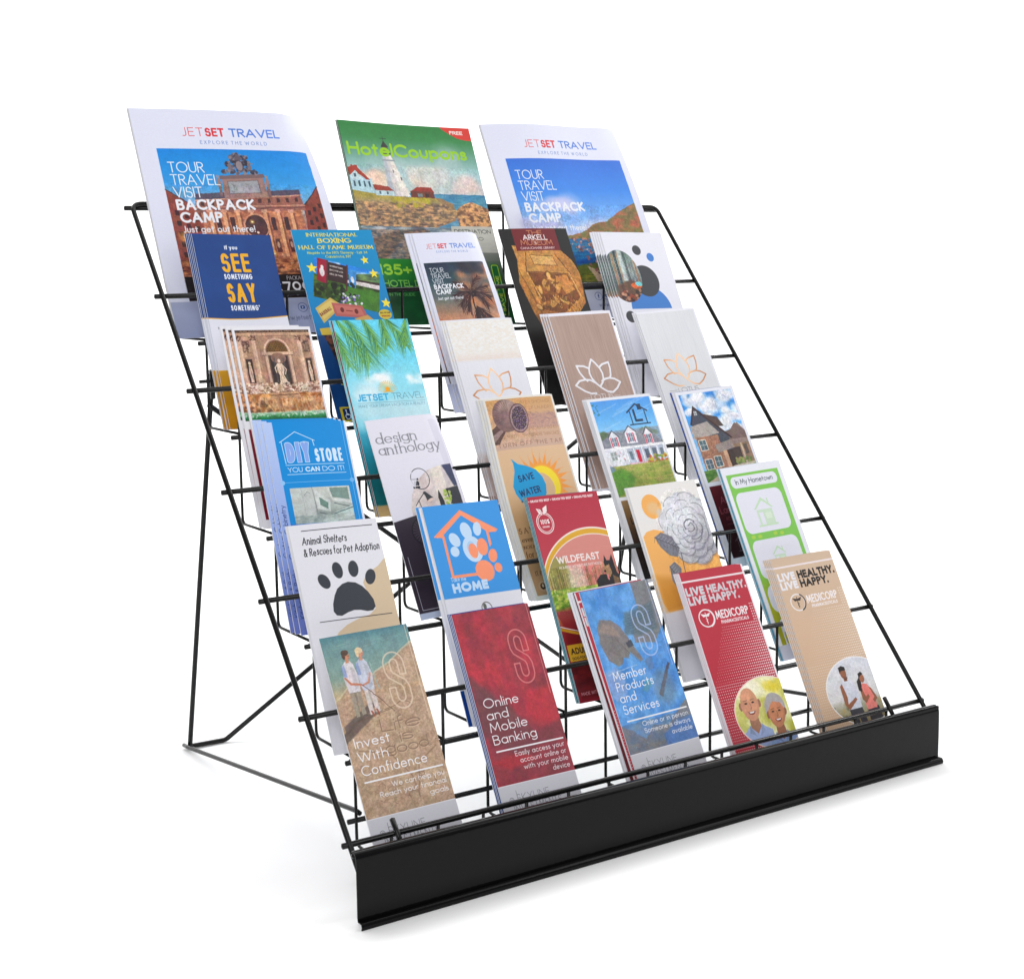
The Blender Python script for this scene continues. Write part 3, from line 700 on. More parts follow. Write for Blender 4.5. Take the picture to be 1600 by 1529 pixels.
    p.grad(0, 190, 216, 279, [(190, (30, 132, 44)), (216, (24, 118, 44)), (226, (14, 80, 44)), (279, (4, 62, 30))]); p.tex(0, 228, 216, 279, (10, 92, 44), (2, 52, 26), 3, 8, 7, a=.5)
    p.text('135+', 12, 212, 15, (150, 204, 60), 3.2, x1=66); p.text('HOTEL', 17, 228, 9.5, (120, 190, 80), 1.6, x1=62); p.text('DEALS', 66, 228, 9.5, (120, 190, 80), 1.6, x1=100); p.text('IN THE GUIDE', 22, 240, 4, (110, 180, 90), .5, x1=62)
    p.rect(146, 143, 216, 192, (196, 194, 184), .92, r=2); p.text('DESTINATION', 150, 153, 5.6, (70, 74, 70), .9, x1=211); p.text('GUIDE TO', 150, 163, 5, (90, 94, 90), .8, x1=196)
    p.grad(146, 180, 216, 226, [(180, (120, 124, 118)), (226, (40, 58, 48))], .9)
    p.rect(196, 196, 210, 268, (20, 110, 50), r=3); p.rect(197, 197, 209, 267, (180, 206, 60), .9, r=3); p.rect(198.4, 198.4, 207.6, 265.6, (16, 100, 46), r=2.4); p.text('SAVE TIME', 205.6, 262, 5, (190, 210, 80), 1, ang=-90, x1=255)
    return p

def see_say():
    p = Print(93, 216, (27, 66, 134)); am = (240, 176, 38); wh = (236, 238, 246)
    p.tex(0, 0, 93, 98, (26, 64, 130), (30, 72, 142), 4, 3, 2, a=.6)
    p.text('if you', 34.8, 17.6, 4.8, wh, 1.0, x1=50)
    for t, y, h in (('SEE', 43.6, 21.6), ('SAY', 77.8, 21.6)): p.text(t, 27.6, y, h, am, 3.6, x1=61.2, sp=2.2, style='sq')
    p.text('SOMETHING', 28, 51.6, 6, wh, 1.15, x1=60.8, sp=.8); p.text("SOMETHING'", 28.6, 87, 6, wh, 1.15, x1=62.4, sp=.8)
    p.poly([(0, 95.3), (25, 96.6), (55, 96.4), (93, 93.6), (93, 216), (0, 216)], (228, 229, 240)); p.line([(0, 95.3), (25, 96.6), (55, 96.4), (93, 93.6)], 1.1, am)
    p.text('N', 9, 108, 3, (90, 96, 110), .4); p.text('NEW YORK STATE', 13, 108, 3, (90, 96, 110), .35, x1=44)
    p.grad(0, 153, 93, 216, [(153, (206, 150, 24)), (216, (186, 126, 6))]); p.line([(0, 153), (93, 153)], .8, (228, 180, 70)); p.rect(13, 172, 26, 182, (186, 134, 24), r=1)
    return p

def boxing():
    p = Print(100, 226, (0, 134, 194)); ye = (244, 216, 66)
    p.grad(0, 0, 100, 226, [(0, (0, 140, 196)), (110, (0, 126, 190)), (140, (0, 84, 150)), (226, (0, 52, 110))])
    p.text('INTERNATIONAL', 17, 8.4, 4.6, ye, .95, x1=81, serif=True, thin=.5); p.text('BOXING', 29, 16.4, 6.2, ye, 1.5, x1=71, serif=True, thin=.5)
    p.text('HALL OF FAME MUSEUM', 4, 24, 5, ye, 1.05, x1=97, serif=True, thin=.5)
    p.text('Ringside to the NYS Thruway - Exit 34', 13, 29.6, 3.1, ye, .5, x1=88, serif=True, thin=.6); p.text('Canastota, NY', 34, 34.4, 3.3, ye, .55, x1=66, serif=True, thin=.6)
    Q = [(19.5, 33), (97, 53), (83, 102), (7.4, 80)]; m = p.pmask(Q); p.clip = m
    q = lambda u, v: quad(Q, u, v)
    p.poly([q(0, 0), q(1, 0), q(1, .45), q(0, .4)], (38, 128, 214)); cloud(p, *q(.8, .2), 12, seed=4); cloud(p, *q(.3, .1), 8, seed=5)
    p.poly([q(0, .42), q(1, .4), q(1, 1), q(0, 1)], (50, 82, 30)); p.tex(0, 55, 100, 104, (30, 44, 24), (86, 120, 44), 14, 14, 6, a=.8); p.poly([q(.45, .55), q(1, .5), q(1, 1), q(.5, 1)], (70, 128, 44), .8, soft=2)
    p.poly([q(.3, .36), q(1, .3), q(1, .44), q(.3, .46)], (214, 206, 206)); p.poly([q(.3, .36), q(1, .27), q(1, .33), q(.3, .4)], (60, 44, 46))
    p.poly([q(.05, .0), q(.2, .0), q(.2, .62), q(.05, .56)], (150, 26, 56)); p.ell(*q(.125, .33), 3, 5.4, (226, 214, 220), ang=10); p.ell(*q(.125, .2), 1.7, 2.2, (226, 214, 220))
    p.poly([q(.21, .04), q(.5, .04), q(.5, .5), q(.21, .5)], (52, 34, 38)); p.line([q(.2, -.05), q(.2, .7)], 1.8, (84, 42, 46)); p.line([q(.5, .02), q(.5, .66)], 1.8, (84, 42, 46))
    for i, t in enumerate(('INTERNATIONAL', 'BOXING', 'HALL OF FAME')): x, y = q(.24, .15+.1*i); p.text(t, x, y, 2.2, (222, 214, 210), .4, x1=x+16, ang=14)
    p.poly([q(.53, .1), q(.64, .11), q(.64, .55), q(.53, .53)], (64, 140, 206)); p.ell(*q(.585, .35), 2, 4, (220, 228, 236))
    p.speck(10, 66, 60, 86, [(24, 30, 20), (44, 60, 28)], 40, 1.5, 3.6, 9, .85); p.photo(5, 30, 100, 104, .8, 9, .5); p.clip = None
    for x, y, r, t in ((14, 46.3, 7, 8), (82, 37.6, 5.6, -6), (89, 54.2, 6, 0), (95, 90.4, 6.6, 10)): star(p, x, y, r, (246, 222, 60), t)
    p.speck(40, 78, 66, 92, [(236, 230, 246), (126, 104, 190), (96, 130, 70)], 60, .6, 1.6, 12, .9)
    p.poly([(6, 94), (27, 82), (40, 92), (12, 112)], (206, 176, 92)); p.poly([(9, 95), (27, 85), (36, 92), (13, 108)], (230, 204, 120), .6); p.text('BASEBALL', 11, 104, 4, (120, 50, 40), .7, ang=-28, x1=28)
    p.poly([(27, 88), (64, 93), (68, 108), (28, 104)], (186, 96, 92)); p.poly([(30, 91), (61, 95), (64, 105), (31, 101)], (204, 120, 108), .7); p.ell(38, 97, 2.3, 3, (110, 44, 44)); p.ell(55, 99.4, 2.3, 3, (110, 44, 44)); p.line([(43, 98), (50, 99)], 1, (130, 50, 50))
    p.poly([(50, 108), (68, 104), (74, 110), (60, 114)], (206, 160, 90)); p.ell(90, 104, 8, 6, (210, 188, 60)); p.text('HALL OF FAME', 84, 103, 2, (90, 60, 30), .4, x1=97); p.text('WEEKEND', 85, 107, 2, (160, 50, 30), .4, x1=96)
    p.poly([(5, 118), (100, 112), (100, 122), (6, 128)], (206, 176, 60)); p.tex(6, 126, 60, 166, (110, 54, 36), (24, 12, 14), 12, 12, 5); p.poly([(0, 126), (8, 126), (20, 170), (60, 166), (100, 160), (100, 226), (0, 226)], (0, 62, 124), soft=1)
    p.text('Events', 14, 184, 6, (214, 190, 40), 1); p.rect(5, 209, 100, 226, (204, 176, 30)); p.rect(8, 211, 18.5, 224, (18, 40, 92)); p.ell(13, 220, 2.8, 2.8, (226, 230, 240), ring=.8); p.line([[(12, 213.5), (12.4, 218), (15.6, 218.4), (16.6, 222)]], .9, (226, 230, 240)); p.ell(12, 213, .9, .9, (226, 230, 240))
    return p

def jetset_small():
    p = Print(93, 216, (225, 227, 244)); jetset(p, 12.6, 80, 19.8, 6, 25, 68, 25.2, 2.6)
    x0, y0, x1, y1 = 4, 37, 86, 139
    p.grad(x0, y0, x1, y1, [(y0, (34, 46, 66)), (58, (48, 74, 88)), (80, (96, 108, 108)), (104, (196, 142, 112)), (y1, (214, 150, 116))])
    p.clip = p.rmask(x0, y0, x1, y1)
    g = _rng(5)
    for i in range(46):
        x, y = 46+42*g.rand(), 42+50*g.rand(); r = 3+6*g.rand(); p.ell(x, y, r, r*.7, [(222, 128, 78), (196, 104, 70), (236, 158, 104)][g.randint(3)], .32, soft=r)
    for i in range(16):
        x, y = 50+36*g.rand(), 38+12*g.rand(); p.ell(x, y, 6, 4, (34, 36, 50), .4, soft=5)
    for i in range(12): p.ell(4+8*g.rand(), 112+26*g.rand(), 5, 7, (206, 96, 60), .4, soft=5)
    for an in (-160, -120, -80, -40, -10, 20, 165, 140): frond(p, 57, 76, an, 26, (44, 22, 30), (62, 28, 32), 16, .8 if an > -90 else .9, abs(an), 1.2)
    p.line([(57, 76), (55, 90), (56, 104), (60, 139)], 1.7, (40, 20, 26)); p.speck(52, 74, 62, 80, (36, 20, 26), 12, .8, 1.8, 4, 1)
    for an in (110, 60, 95, 35): frond(p, 58, 92, an, 30, (40, 20, 28), (54, 24, 30), 16, .5, an, 1.3)
    p.photo(x0, y0, x1, y1, .7, 10, .8)
    p.clip = None
    p.grad(x0, 139, x1, 182, [(139, (158, 74, 44)), (158, (120, 40, 24)), (168, (32, 12, 14)), (182, (20, 10, 14))]); p.grad(0, 182.5, 93, 216, [(182, (186, 192, 224)), (216, (206, 210, 236))])
    tourtext(p, 9, 6.1, (49.5, 56.5, 63, 69.6, 76, 82.6), 48, 43.5)
    return p

def arkell():
    p = Print(100, 226, (16, 13, 14))
    out = [(12, 22), (32, 24), (82, 30), (95, 44), (101, 62), (98, 84), (96, 100), (82, 112), (70, 122), (66, 150), (60, 226), (20, 226), (30, 150), (16, 110), (8, 70), (14, 40)]
    m = p.pmask(out, .6); p.clip = m
    p.tex(0, 20, 100, 226, (206, 148, 78), (132, 78, 30), 22, 10, 3, lo=.3, hi=.66); p.grad(0, 20, 100, 226, [(20, (214, 160, 92)), (110, (176, 108, 44)), (150, (120, 60, 16)), (226, (40, 18, 8))], .5)
    for i in range(18): p.line([(8+i*.35, 40+i*1.2), (18+i*.4, 80+i), (34, 140)], .3, (110, 66, 30), .35)
    p.poly([(30, 31), (70, 34), (84, 60), (24, 56)], (186, 134, 70)); p.poly([(34, 35), (66, 37), (70, 50), (36, 48)], (206, 160, 96)); p.line([(34, 35), (66, 37), (70, 50), (36, 48), (34, 35)], .8, (104, 62, 28)); p.line([(29, 31), (22, 57), (86, 61), (71, 34)], 1.1, (96, 56, 26))
    p.poly([(24, 58), (82, 62), (90, 92), (60, 112), (30, 106)], (120, 70, 28)); 
    for s_, (cx, cy) in enumerate(((52, 66), (40, 78), (66, 80), (52, 92), (78, 72), (34, 98), (70, 98))):
        for k in range(7):
            g = _rng(s_*9+k); p.ell(cx+(g.rand()-.5)*16, cy+(g.rand()-.5)*12, 2+3*g.rand(), 3+5*g.rand(), [(222, 162, 84), (150, 88, 36), (96, 52, 20), (238, 190, 112)][k % 4], .75, ang=g.rand()*180, soft=.8)
    p.ell(52, 62, 3, 3.6, (222, 170, 100)); p.ell(42, 72, 2.6, 3, (206, 150, 84)); p.poly([(62, 64), (76, 62), (86, 82), (70, 88)], (196, 132, 66), soft=1); p.line([(62, 64), (52, 90)], 1.2, (90, 52, 22)); p.line([(84, 60), (92, 90)], 1.6, (222, 170, 96)); p.line([(23, 58), (32, 92)], 1.6, (214, 160, 90))
    for i in range(90):
        g = _rng(900+i); x, y = 30+60*g.rand(), 88+24*g.rand(); p.line([(x, y), (x+4*(g.rand()-.5), y+5*g.rand())], .8, [(236, 186, 108), (110, 62, 24), (70, 36, 12)][i % 3], .7)
    p.grad(0, 112, 100, 226, [(112, (120, 66, 24)), (135, (60, 28, 10)), (170, (18, 9, 6)), (226, (10, 6, 6))], .75, soft=2); p.speck(30, 130, 70, 190, (140, 60, 20), 20, 1, 3, 5, .35); p.photo(0, 18, 100, 150, 1.3, 11, 1.1)
    p.clip = None
    p.rect(17.5, 0, 82, 29.5, (112, 20, 30)); p.text('THE', 38.6, 8.6, 6, (212, 140, 96), .75, x1=61); p.text('MUSEUM', 25.8, 22.4, 7.4, (204, 130, 90), .95, x1=73); p.text('ARKELL', 31, 15.6, 7.2, (240, 232, 232), 1.15, x1=67); p.text('&', 46, 21, 4, (230, 216, 210), .5)
    p.text('CANAJOHARIE LIBRARY', 23.6, 27.6, 3.1, (232, 214, 210), .5, x1=74)
    return p

def circles():
    p = Print(93, 216, (231, 231, 241)); dk, bl = (60, 62, 68), (62, 126, 204)
    p.ell(47, 24.4, 6.3, 6.6, dk); p.ell(65, 34, 5.4, 5.8, bl)
    p.clip = p.rmask(0, 0, 93, 103); p.ell(46, 103, 30, 30, bl); p.clip = None
    p.ell(48, 66, 19.6, 21, dk)
    p.clip = p.emask(17, 59, 25.5, 35)
    p.grad(0, 20, 50, 96, [(24, (96, 120, 120)), (50, (170, 184, 180)), (70, (96, 110, 112)), (96, (150, 96, 66))])
    for i in range(13):
        g = _rng(i+3); x = -8+4.4*i; p.rect(x, 24+12*abs(i-6)/6*g.rand(), x+3.6, 74+6*g.rand(), [(70, 86, 88), (120, 134, 132), (160, 124, 96), (48, 62, 68), (190, 200, 196)][g.randint(5)], .85)
        for k in range(9): p.rect(x+.6, 34+4.4*k, x+1.5, 36+4.4*k, (214, 214, 200), .4); p.rect(x+2.1, 34+4.4*k, x+2.9, 36+4.4*k, (40, 46, 50), .5)
    p.rect(16, 24, 22, 66, (208, 220, 222), .85, soft=2); p.poly([(4, 72), (26, 64), (44, 74), (30, 96), (2, 96)], (92, 60, 48), .8, soft=3); p.ell(32, 72, 8, 4, (196, 96, 50)); p.ell(36, 70, 5, 3, (120, 200, 206)); p.speck(2, 76, 40, 94, [(200, 150, 120), (40, 30, 34), (150, 70, 46)], 40, 1, 3, 7, .7); p.photo(0, 20, 46, 98, 1.1, 12, .7)
    p.clip = None
    p.ell(11, 113, 7.2, 7.6, dk); p.text('.', 30, 185, 6, dk, 1.6); p.ell(60, 150, 10, 10, (200, 204, 222)); p.ell(30, 160, 4, 4, (205, 205, 214))
    return p

def fountain_near():
    p = Print(93, 216, (232, 231, 238)); x0, y0, x1, y1 = 2.6, 3.4, 90.4, 103
    p.clip = p.rmask(x0, y0, x1, y1)
    p.rect(x0, y0, x1, y1, (182, 144, 120)); p.tex(x0, y0, x1, y1, (206, 168, 142), (150, 112, 92), 18, 14, 4, a=.6)
    p.rect(x0, y0, x1, 6.2, (70, 52, 46)); p.text('AAI MAXIMVS FONT IAN VIRGIN', 8, 5.8, 2.1, (150, 116, 96), .5, x1=88); p.rect(x0, 6.2, x1, 9.8, (196, 158, 132)); p.line([(x0, 10), (x1, 10)], .5, (110, 80, 68))
    for k, cx in enumerate((4.5, 21, 75, 90)):
        p.rect(cx-3.1, 15, cx+3.1, 66, (206, 170, 148), soft=.6); p.rect(cx-3.2, 15, cx-1.4, 66, (166, 128, 110), .7, soft=.8); p.rect(cx+1.6, 15, cx+2.4, 66, (228, 198, 178), .7, soft=.8)
        p.rect(cx-4, 10, cx+4, 15, (136, 100, 84)); p.speck(cx-4, 10, cx+4, 15.4, [(70, 48, 42), (196, 158, 136)], 16, .4, 1, k, .9)
    for cx in (12.5, 83):
        p.rect(cx-4.6, 15, cx+4.6, 29, (150, 112, 94)); p.rect(cx-3.8, 16, cx+3.8, 28, (92, 66, 58)); p.speck(cx-3.6, 16, cx+3.6, 28, [(196, 160, 140), (150, 116, 100)], 18, .6, 1.7, int(cx), .8)
        p.rect(cx-4.6, 34, cx+4.6, 63, (170, 132, 114)); p.rect(cx-3.7, 35.5, cx+3.7, 62, (66, 48, 44)); p.ell(cx, 40, 1.4, 1.8, (226, 200, 180)); p.poly([(cx-1.2, 42), (cx+1.2, 42), (cx+2.2, 50), (cx+1.6, 61), (cx-1.6, 61), (cx-2.2, 50)], (214, 184, 164), soft=.4); p.line([(cx-.6, 44), (cx+1.2, 58)], .5, (140, 104, 90)); p.rect(cx-4.2, 62, cx+4.2, 65, (190, 150, 130))
    p.rect(27, 12, 68, 68, (166, 128, 108)); p.ell(47.5, 28, 15.6, 15.6, (212, 178, 154)); p.ell(47.5, 28, 13.4, 13.4, (136, 100, 84)); p.ell(47.5, 28, 12.2, 12.2, (112, 80, 44)); p.rect(31, 28, 64, 68, (108, 82, 72))
    p.clip = p.clip*np.maximum(p.emask(47.5, 28, 12, 12), 0)
    for i in range(9):
        for j in range(6): p.ell(36+2.9*i+(j % 2)*1.45, 17+2.3*j, .85, .75, (60, 40, 24), .9); p.ell(36+2.9*i+(j % 2)*1.45, 16.6+2.3*j, 1.3, .4, (168, 126, 66), .4)
    p.clip = p.rmask(x0, y0, x1, y1)
    p.rect(29, 28, 66, 31.4, (206, 172, 148)); p.rect(29, 31.4, 66, 32.2, (96, 70, 60))
    for cx in (33.5, 61.5): p.rect(cx-2, 32, cx+2, 67, (208, 174, 152), soft=.5); p.rect(cx-2.1, 32, cx-.9, 67, (160, 122, 104), .7, soft=.5)
    p.rect(37, 33, 58, 68, (58, 46, 44)); p.ell(47.5, 35, 9, 6, (140, 106, 92)); p.rect(41, 35, 43, 62, (84, 78, 80), .7, soft=1); p.rect(52, 35, 54, 62, (84, 78, 80), .7, soft=1)
    p.ell(47.4, 38.2, 1.8, 2.2, (230, 208, 190)); p.poly([(44.6, 41), (50.4, 41), (51.6, 48), (50, 54), (53, 62), (44, 64), (45, 54), (43, 49)], (220, 194, 174), soft=.4); p.line([(44.8, 42), (41, 46), (42, 51)], 1.1, (220, 194, 174)); p.line([(50, 42), (54, 48), (52, 53)], 1.1, (216, 190, 170)); p.line([(46, 47), (50, 58)], .6, (150, 116, 100)); p.line([(49, 45), (46, 60)], .5, (160, 126, 108))
    p.tex(x0, 64, x1, 82, (222, 196, 176), (140, 100, 80), 12, 20, 8); p.speck(x0, 62, x1, 76, [(236, 216, 200), (226, 200, 180), (120, 84, 68)], 150, .6, 1.9, 9, .85, .7)
    for cx, sg in ((20, 1), (72, -1)):
        p.ell(cx, 67, 3.6, 2.4, (228, 206, 188), ang=20*sg); p.ell(cx+3*sg, 63.6, 1.5, 1.7, (228, 206, 188)); p.line([(cx-2*sg, 67), (cx-6*sg, 71)], 1.3, (220, 196, 176)); p.line([(cx+2*sg, 68), (cx+5*sg, 73)], 1.2, (220, 196, 176))
    p.tex(x0, 74, x1, 97, (222, 164, 108), (146, 88, 46), 5, 16, 12, lo=.36, hi=.64); p.tex(x0, 78, x1, 97, (238, 214, 190), (176, 112, 62), 3, 60, 13, a=.5); p.poly([(30, 74), (62, 72), (66, 79), (28, 80)], (190, 148, 116), soft=.6); p.line([(30, 76), (63, 75)], .8, (92, 60, 44)); p.speck(x0, 82, 30, 96, [(66, 48, 38), (96, 66, 46)], 18, 1, 3, 15, .5)
    p.grad(x0, 94, x1, 103, [(94, (196, 218, 200)), (97, (96, 160, 110)), (100, (30, 116, 66)), (103, (16, 84, 44))], 1, soft=1.2); p.speck(x0, 95.4, x1, 98.5, (236, 242, 236), 40, .6, 2.4, 17, .5, .5); p.photo(x0, y0, x1, 62, 1.0, 13, .45); p.photo(x0, 62, x1, y1, 1.2, 14, .9); p.clip = None
    p.rect(4, 112, 89, 207, (118, 6, 36)); p.text('JETSET', 14, 130, 7, (220, 190, 196), 1.2)
    return p

def beach():
    p = Print(93, 216, (120, 208, 232))
    p.grad(0, 0, 93, 216, [(0, (104, 206, 232)), (40, (116, 212, 236)), (70, (150, 222, 240)), (100, (158, 224, 240)), (118, (150, 220, 236)), (128, (70, 170, 196)), (150, (30, 140, 162)), (180, (0, 104, 112)), (203, (4, 92, 96)), (205, (176, 150, 104)), (216, (196, 166, 116))])
    cloud(p, 38, 68, 14, (246, 250, 250), .6, 3, 16); cloud(p, 84, 70, 10, (240, 250, 252), .6, 5, 12); cloud(p, 22, 82, 20, (222, 244, 250), .5, 6, 12); cloud(p, 50, 104, 40, (206, 238, 246), .5, 8, 18, .3)
    G1, G2 = (112, 168, 78), (52, 118, 76)
    for x, y, an, L, dr, sd in ((2, -4, 52, 58, .5, 1), (8, -6, 38, 62, .9, 2), (34, -6, 62, 46, .3, 3), (58, -4, 80, 34, .2, 4), (60, -6, 44, 44, .5, 5), (92, -2, 118, 34, .4, 6), (-4, 6, 70, 48, .2, 7)):
        frond(p, x, y, an, L, G1, G2, 30, dr, sd, 1.25)
    p.photo(0, 0, 93, 62, .45, 15, .5); p.photo(0, 62, 93, 216, .22, 16, .8)
    p.ell(47, 77, 6, 4.4, (250, 190, 60), .45, soft=8); p.ell(47, 79.4, 3, 2.6, (246, 166, 36)); 
    for i in range(15):
        a = math.radians(180+12.8*i); p.line([(47+8*math.cos(a), 80+7*math.sin(a)), (47+11.5*math.cos(a), 80+10.4*math.sin(a))], .55, (236, 184, 84))
    p.line([(38.5, 81.5), (55, 81.5)], .6, (236, 184, 84)); p.poly([(40, 83), (47, 80.4), (54, 83), (47, 82.2)], (246, 166, 36))
    p.text('JETSET', 7.6, 91.4, 7.6, (60, 178, 226), 1.7, x1=46); p.text('TRAVEL', 50, 91, 7.2, (96, 132, 146), .5, x1=89)
    p.line([(7, 93.6), (90, 93.6)], .35, (110, 150, 170)); p.text('MAKE YOUR DREAM VACATION A REALITY', 7, 98.4, 3.2, (110, 156, 178), .33, x1=89)
    return p

def brushed(p, c0, c1, seed, x0=0, y0=0, x1=93, y1=216):
    p.tex(x0, y0, x1, y1, c0, c1, 9, 150, seed, 3, lo=.25, hi=.75); p.tex(x0, y0, x1, y1, c1, c0, 2, 2, seed+1, 2, a=.35, lo=.3, hi=.7)

COPPER = lambda X, Y: np.stack([(.90-.12*np.sin(X*.09+1)), (.68-.16*np.sin(X*.09+1)), (.50-.16*np.sin(X*.09+1))], -1).astype(np.float32)

def lotus_white():
    p = Print(93, 216, (231, 231, 238)); brushed(p, (232, 232, 240), (226, 226, 234), 4, 0, 50)
    p.tex(1.5, 2, 91.5, 49, (238, 237, 236), (233, 227, 219), 36, 30, 6, 2, lo=.35, hi=.6); p.speck(2, 2, 91, 46, [(222, 216, 200), (240, 238, 238), (226, 218, 204), (212, 214, 222)], 240, .5, 1.4, 3, .3, .6)
    p.grad(1.5, 40, 91.5, 49.5, [(40, (236, 230, 226)), (49.5, (228, 206, 196))], .55, soft=3)
    lotus(p, 43.5, 81.5, 1.0, COPPER, 1.8); p.text('LOTUS', 26, 114, 7, (150, 140, 140), .6, x1=60); p.text('SPA', 36, 124, 4, (150, 140, 140), .4)
    p.grad(0, 158, 93, 216, [(158, (222, 214, 212)), (170, (186, 164, 156)), (216, (178, 154, 146))], .95, soft=6); p.speck(2, 168, 91, 214, [(196, 170, 160), (90, 66, 60)], 60, 2, 5, 9, .4, .5)
    return p

def lotus_brown():
    p = Print(93, 216, (233, 232, 242)); brushed(p, (190, 163, 151), (166, 140, 130), 14, .8, 3.6, 90.2, 213)
    lotus(p, 42.4, 80.5, 1.0, (236, 234, 240), 2.5, (120, 96, 88)); p.text('LOTUS', 26, 108.6, 6.4, (232, 228, 232), .6, x1=58.5); p.line([(16, 106), (24, 106)], .4, (232, 228, 232)); p.line([(60.5, 106), (69, 106)], .4, (232, 228, 232))
    p.rect(22, 128, 30, 136, (224, 222, 230), ang=45); p.ell(26, 132, 1, 1, (60, 60, 90))
    return p

def lotus_grey():
    p = Print(93, 216, (233, 233, 242)); brushed(p, (226, 227, 231), (214, 216, 221), 24, 1.2, 2.6, 90, 213)
    lotus(p, 42.4, 78.5, 1.0, COPPER, 1.8); p.text('LOTUS', 25, 107.4, 6.2, (120, 120, 128), .5, x1=57); p.line([(11, 104), (23, 104)], .4, (120, 120, 128))
    return p

def diy():
    p = Print(93, 216, (0, 140, 218)); p.grad(0, 0, 10, 216, [(0, (184, 204, 246)), (130, (150, 172, 230)), (216, (104, 120, 196))])
    p.grad(10, 106, 93, 216, [(106, (40, 120, 206)), (160, (96, 126, 204)), (216, (84, 98, 176))]); p.rect(90.4, 0, 93, 216, (226, 230, 244))
    wh = (214, 232, 250)
    p.line([(17.4, 44), (16.2, 20.6), (32.8, 10.8), (50.8, 19.6), (51.6, 26)], .75, wh); p.line([(14.4, 21.4), (16.2, 20.6)], .75, wh); p.line([(50.8, 19.6), (53, 20.6)], .75, wh)
    st, _ = p.layout('DIY', 19.6, 43, 21, 4.4, x1=45.4, sp=1.9); b, m = p.linemask(st, 5.3, 'sq'); p.put(b, m, wh); b, m = p.linemask(st, 4.1, 'sq'); p.put(b, m, (134, 168, 236))
    p.text('STORE', 50.6, 43.2, 14.2, wh, 2.5, x1=81.4, sp=1.3); p.line([(16.8, 45.6), (82, 45.6)], .6, wh); p.line([(16.8, 55.4), (82, 55.4)], .6, wh)
    p.text('YOU', 18, 53.2, 5.2, wh, .65, x1=34); p.text('CAN', 37, 53.2, 5.2, wh, 1.25, x1=53); p.text('DO IT!', 56, 53.2, 5.2, wh, .65, x1=80.5)
    p.line([(10, 63.6), (90, 63.6)], .5, (130, 190, 240)); p.line([(87, 0), (87, 216)], .5, (130, 190, 240)); p.ell(10, 63.6, 2.4, 2.4, (150, 200, 246)); p.ell(87, 63.6, 2.4, 2.4, (110, 180, 240)); p.line([(0, 180), (93, 180)], .6, (80, 100, 180))
    x0, y0, x1, y1 = 16, 69.6, 82, 106.5; p.clip = p.rmask(x0, y0, x1, y1)
    p.grad(x0, y0, x1, y1, [(y0, (206, 210, 204)), (90, (176, 184, 178)), (y1, (120, 136, 134))]); p.rect(x0, y0, 40, y1-8, (196, 202, 198)); p.line([(40, y0), (42, 98)], .6, (130, 138, 136)); p.line([(28, y0), (29, 98)], .35, (160, 166, 162))
    p.poly([(42, 72), (58, 84), (56, 96), (42, 92)], (210, 216, 212)); p.poly([(46, 80), (55, 86), (54, 93), (46, 88)], (110, 140, 130)); p.poly([(56, 70), (82, 70), (82, 88), (60, 84)], (216, 220, 216)); p.poly([(59, 71), (80, 71), (80, 84), (61, 81)], (128, 152, 144)); p.line([(44, 96), (56, 99)], .8, (90, 100, 100)); p.line([(62, 87), (78, 91)], .8, (90, 100, 100))
    p.poly([(50, 100), (82, 90), (82, 107), (44, 107)], (196, 214, 208)); p.line([(52, 100), (82, 92)], 1, (90, 112, 112)); p.tex(x0, 98, x1, y1, (150, 164, 160), (206, 216, 210), 4, 14, 3, a=.7); p.line([(30, 78), (34, 74), (37, 76)], .5, (120, 130, 130)); p.photo(x0, y0, x1, y1, .5, 17, .4); p.clip = None
    p.text('Custom Cabinetry', 7.4, 141, 5.2, (52, 74, 140), .62, ang=-90, x1=62); p.text('Kitchens & Baths', 7.4, 200, 5.2, (52, 74, 140), .62, ang=-90, x1=56)
    return p

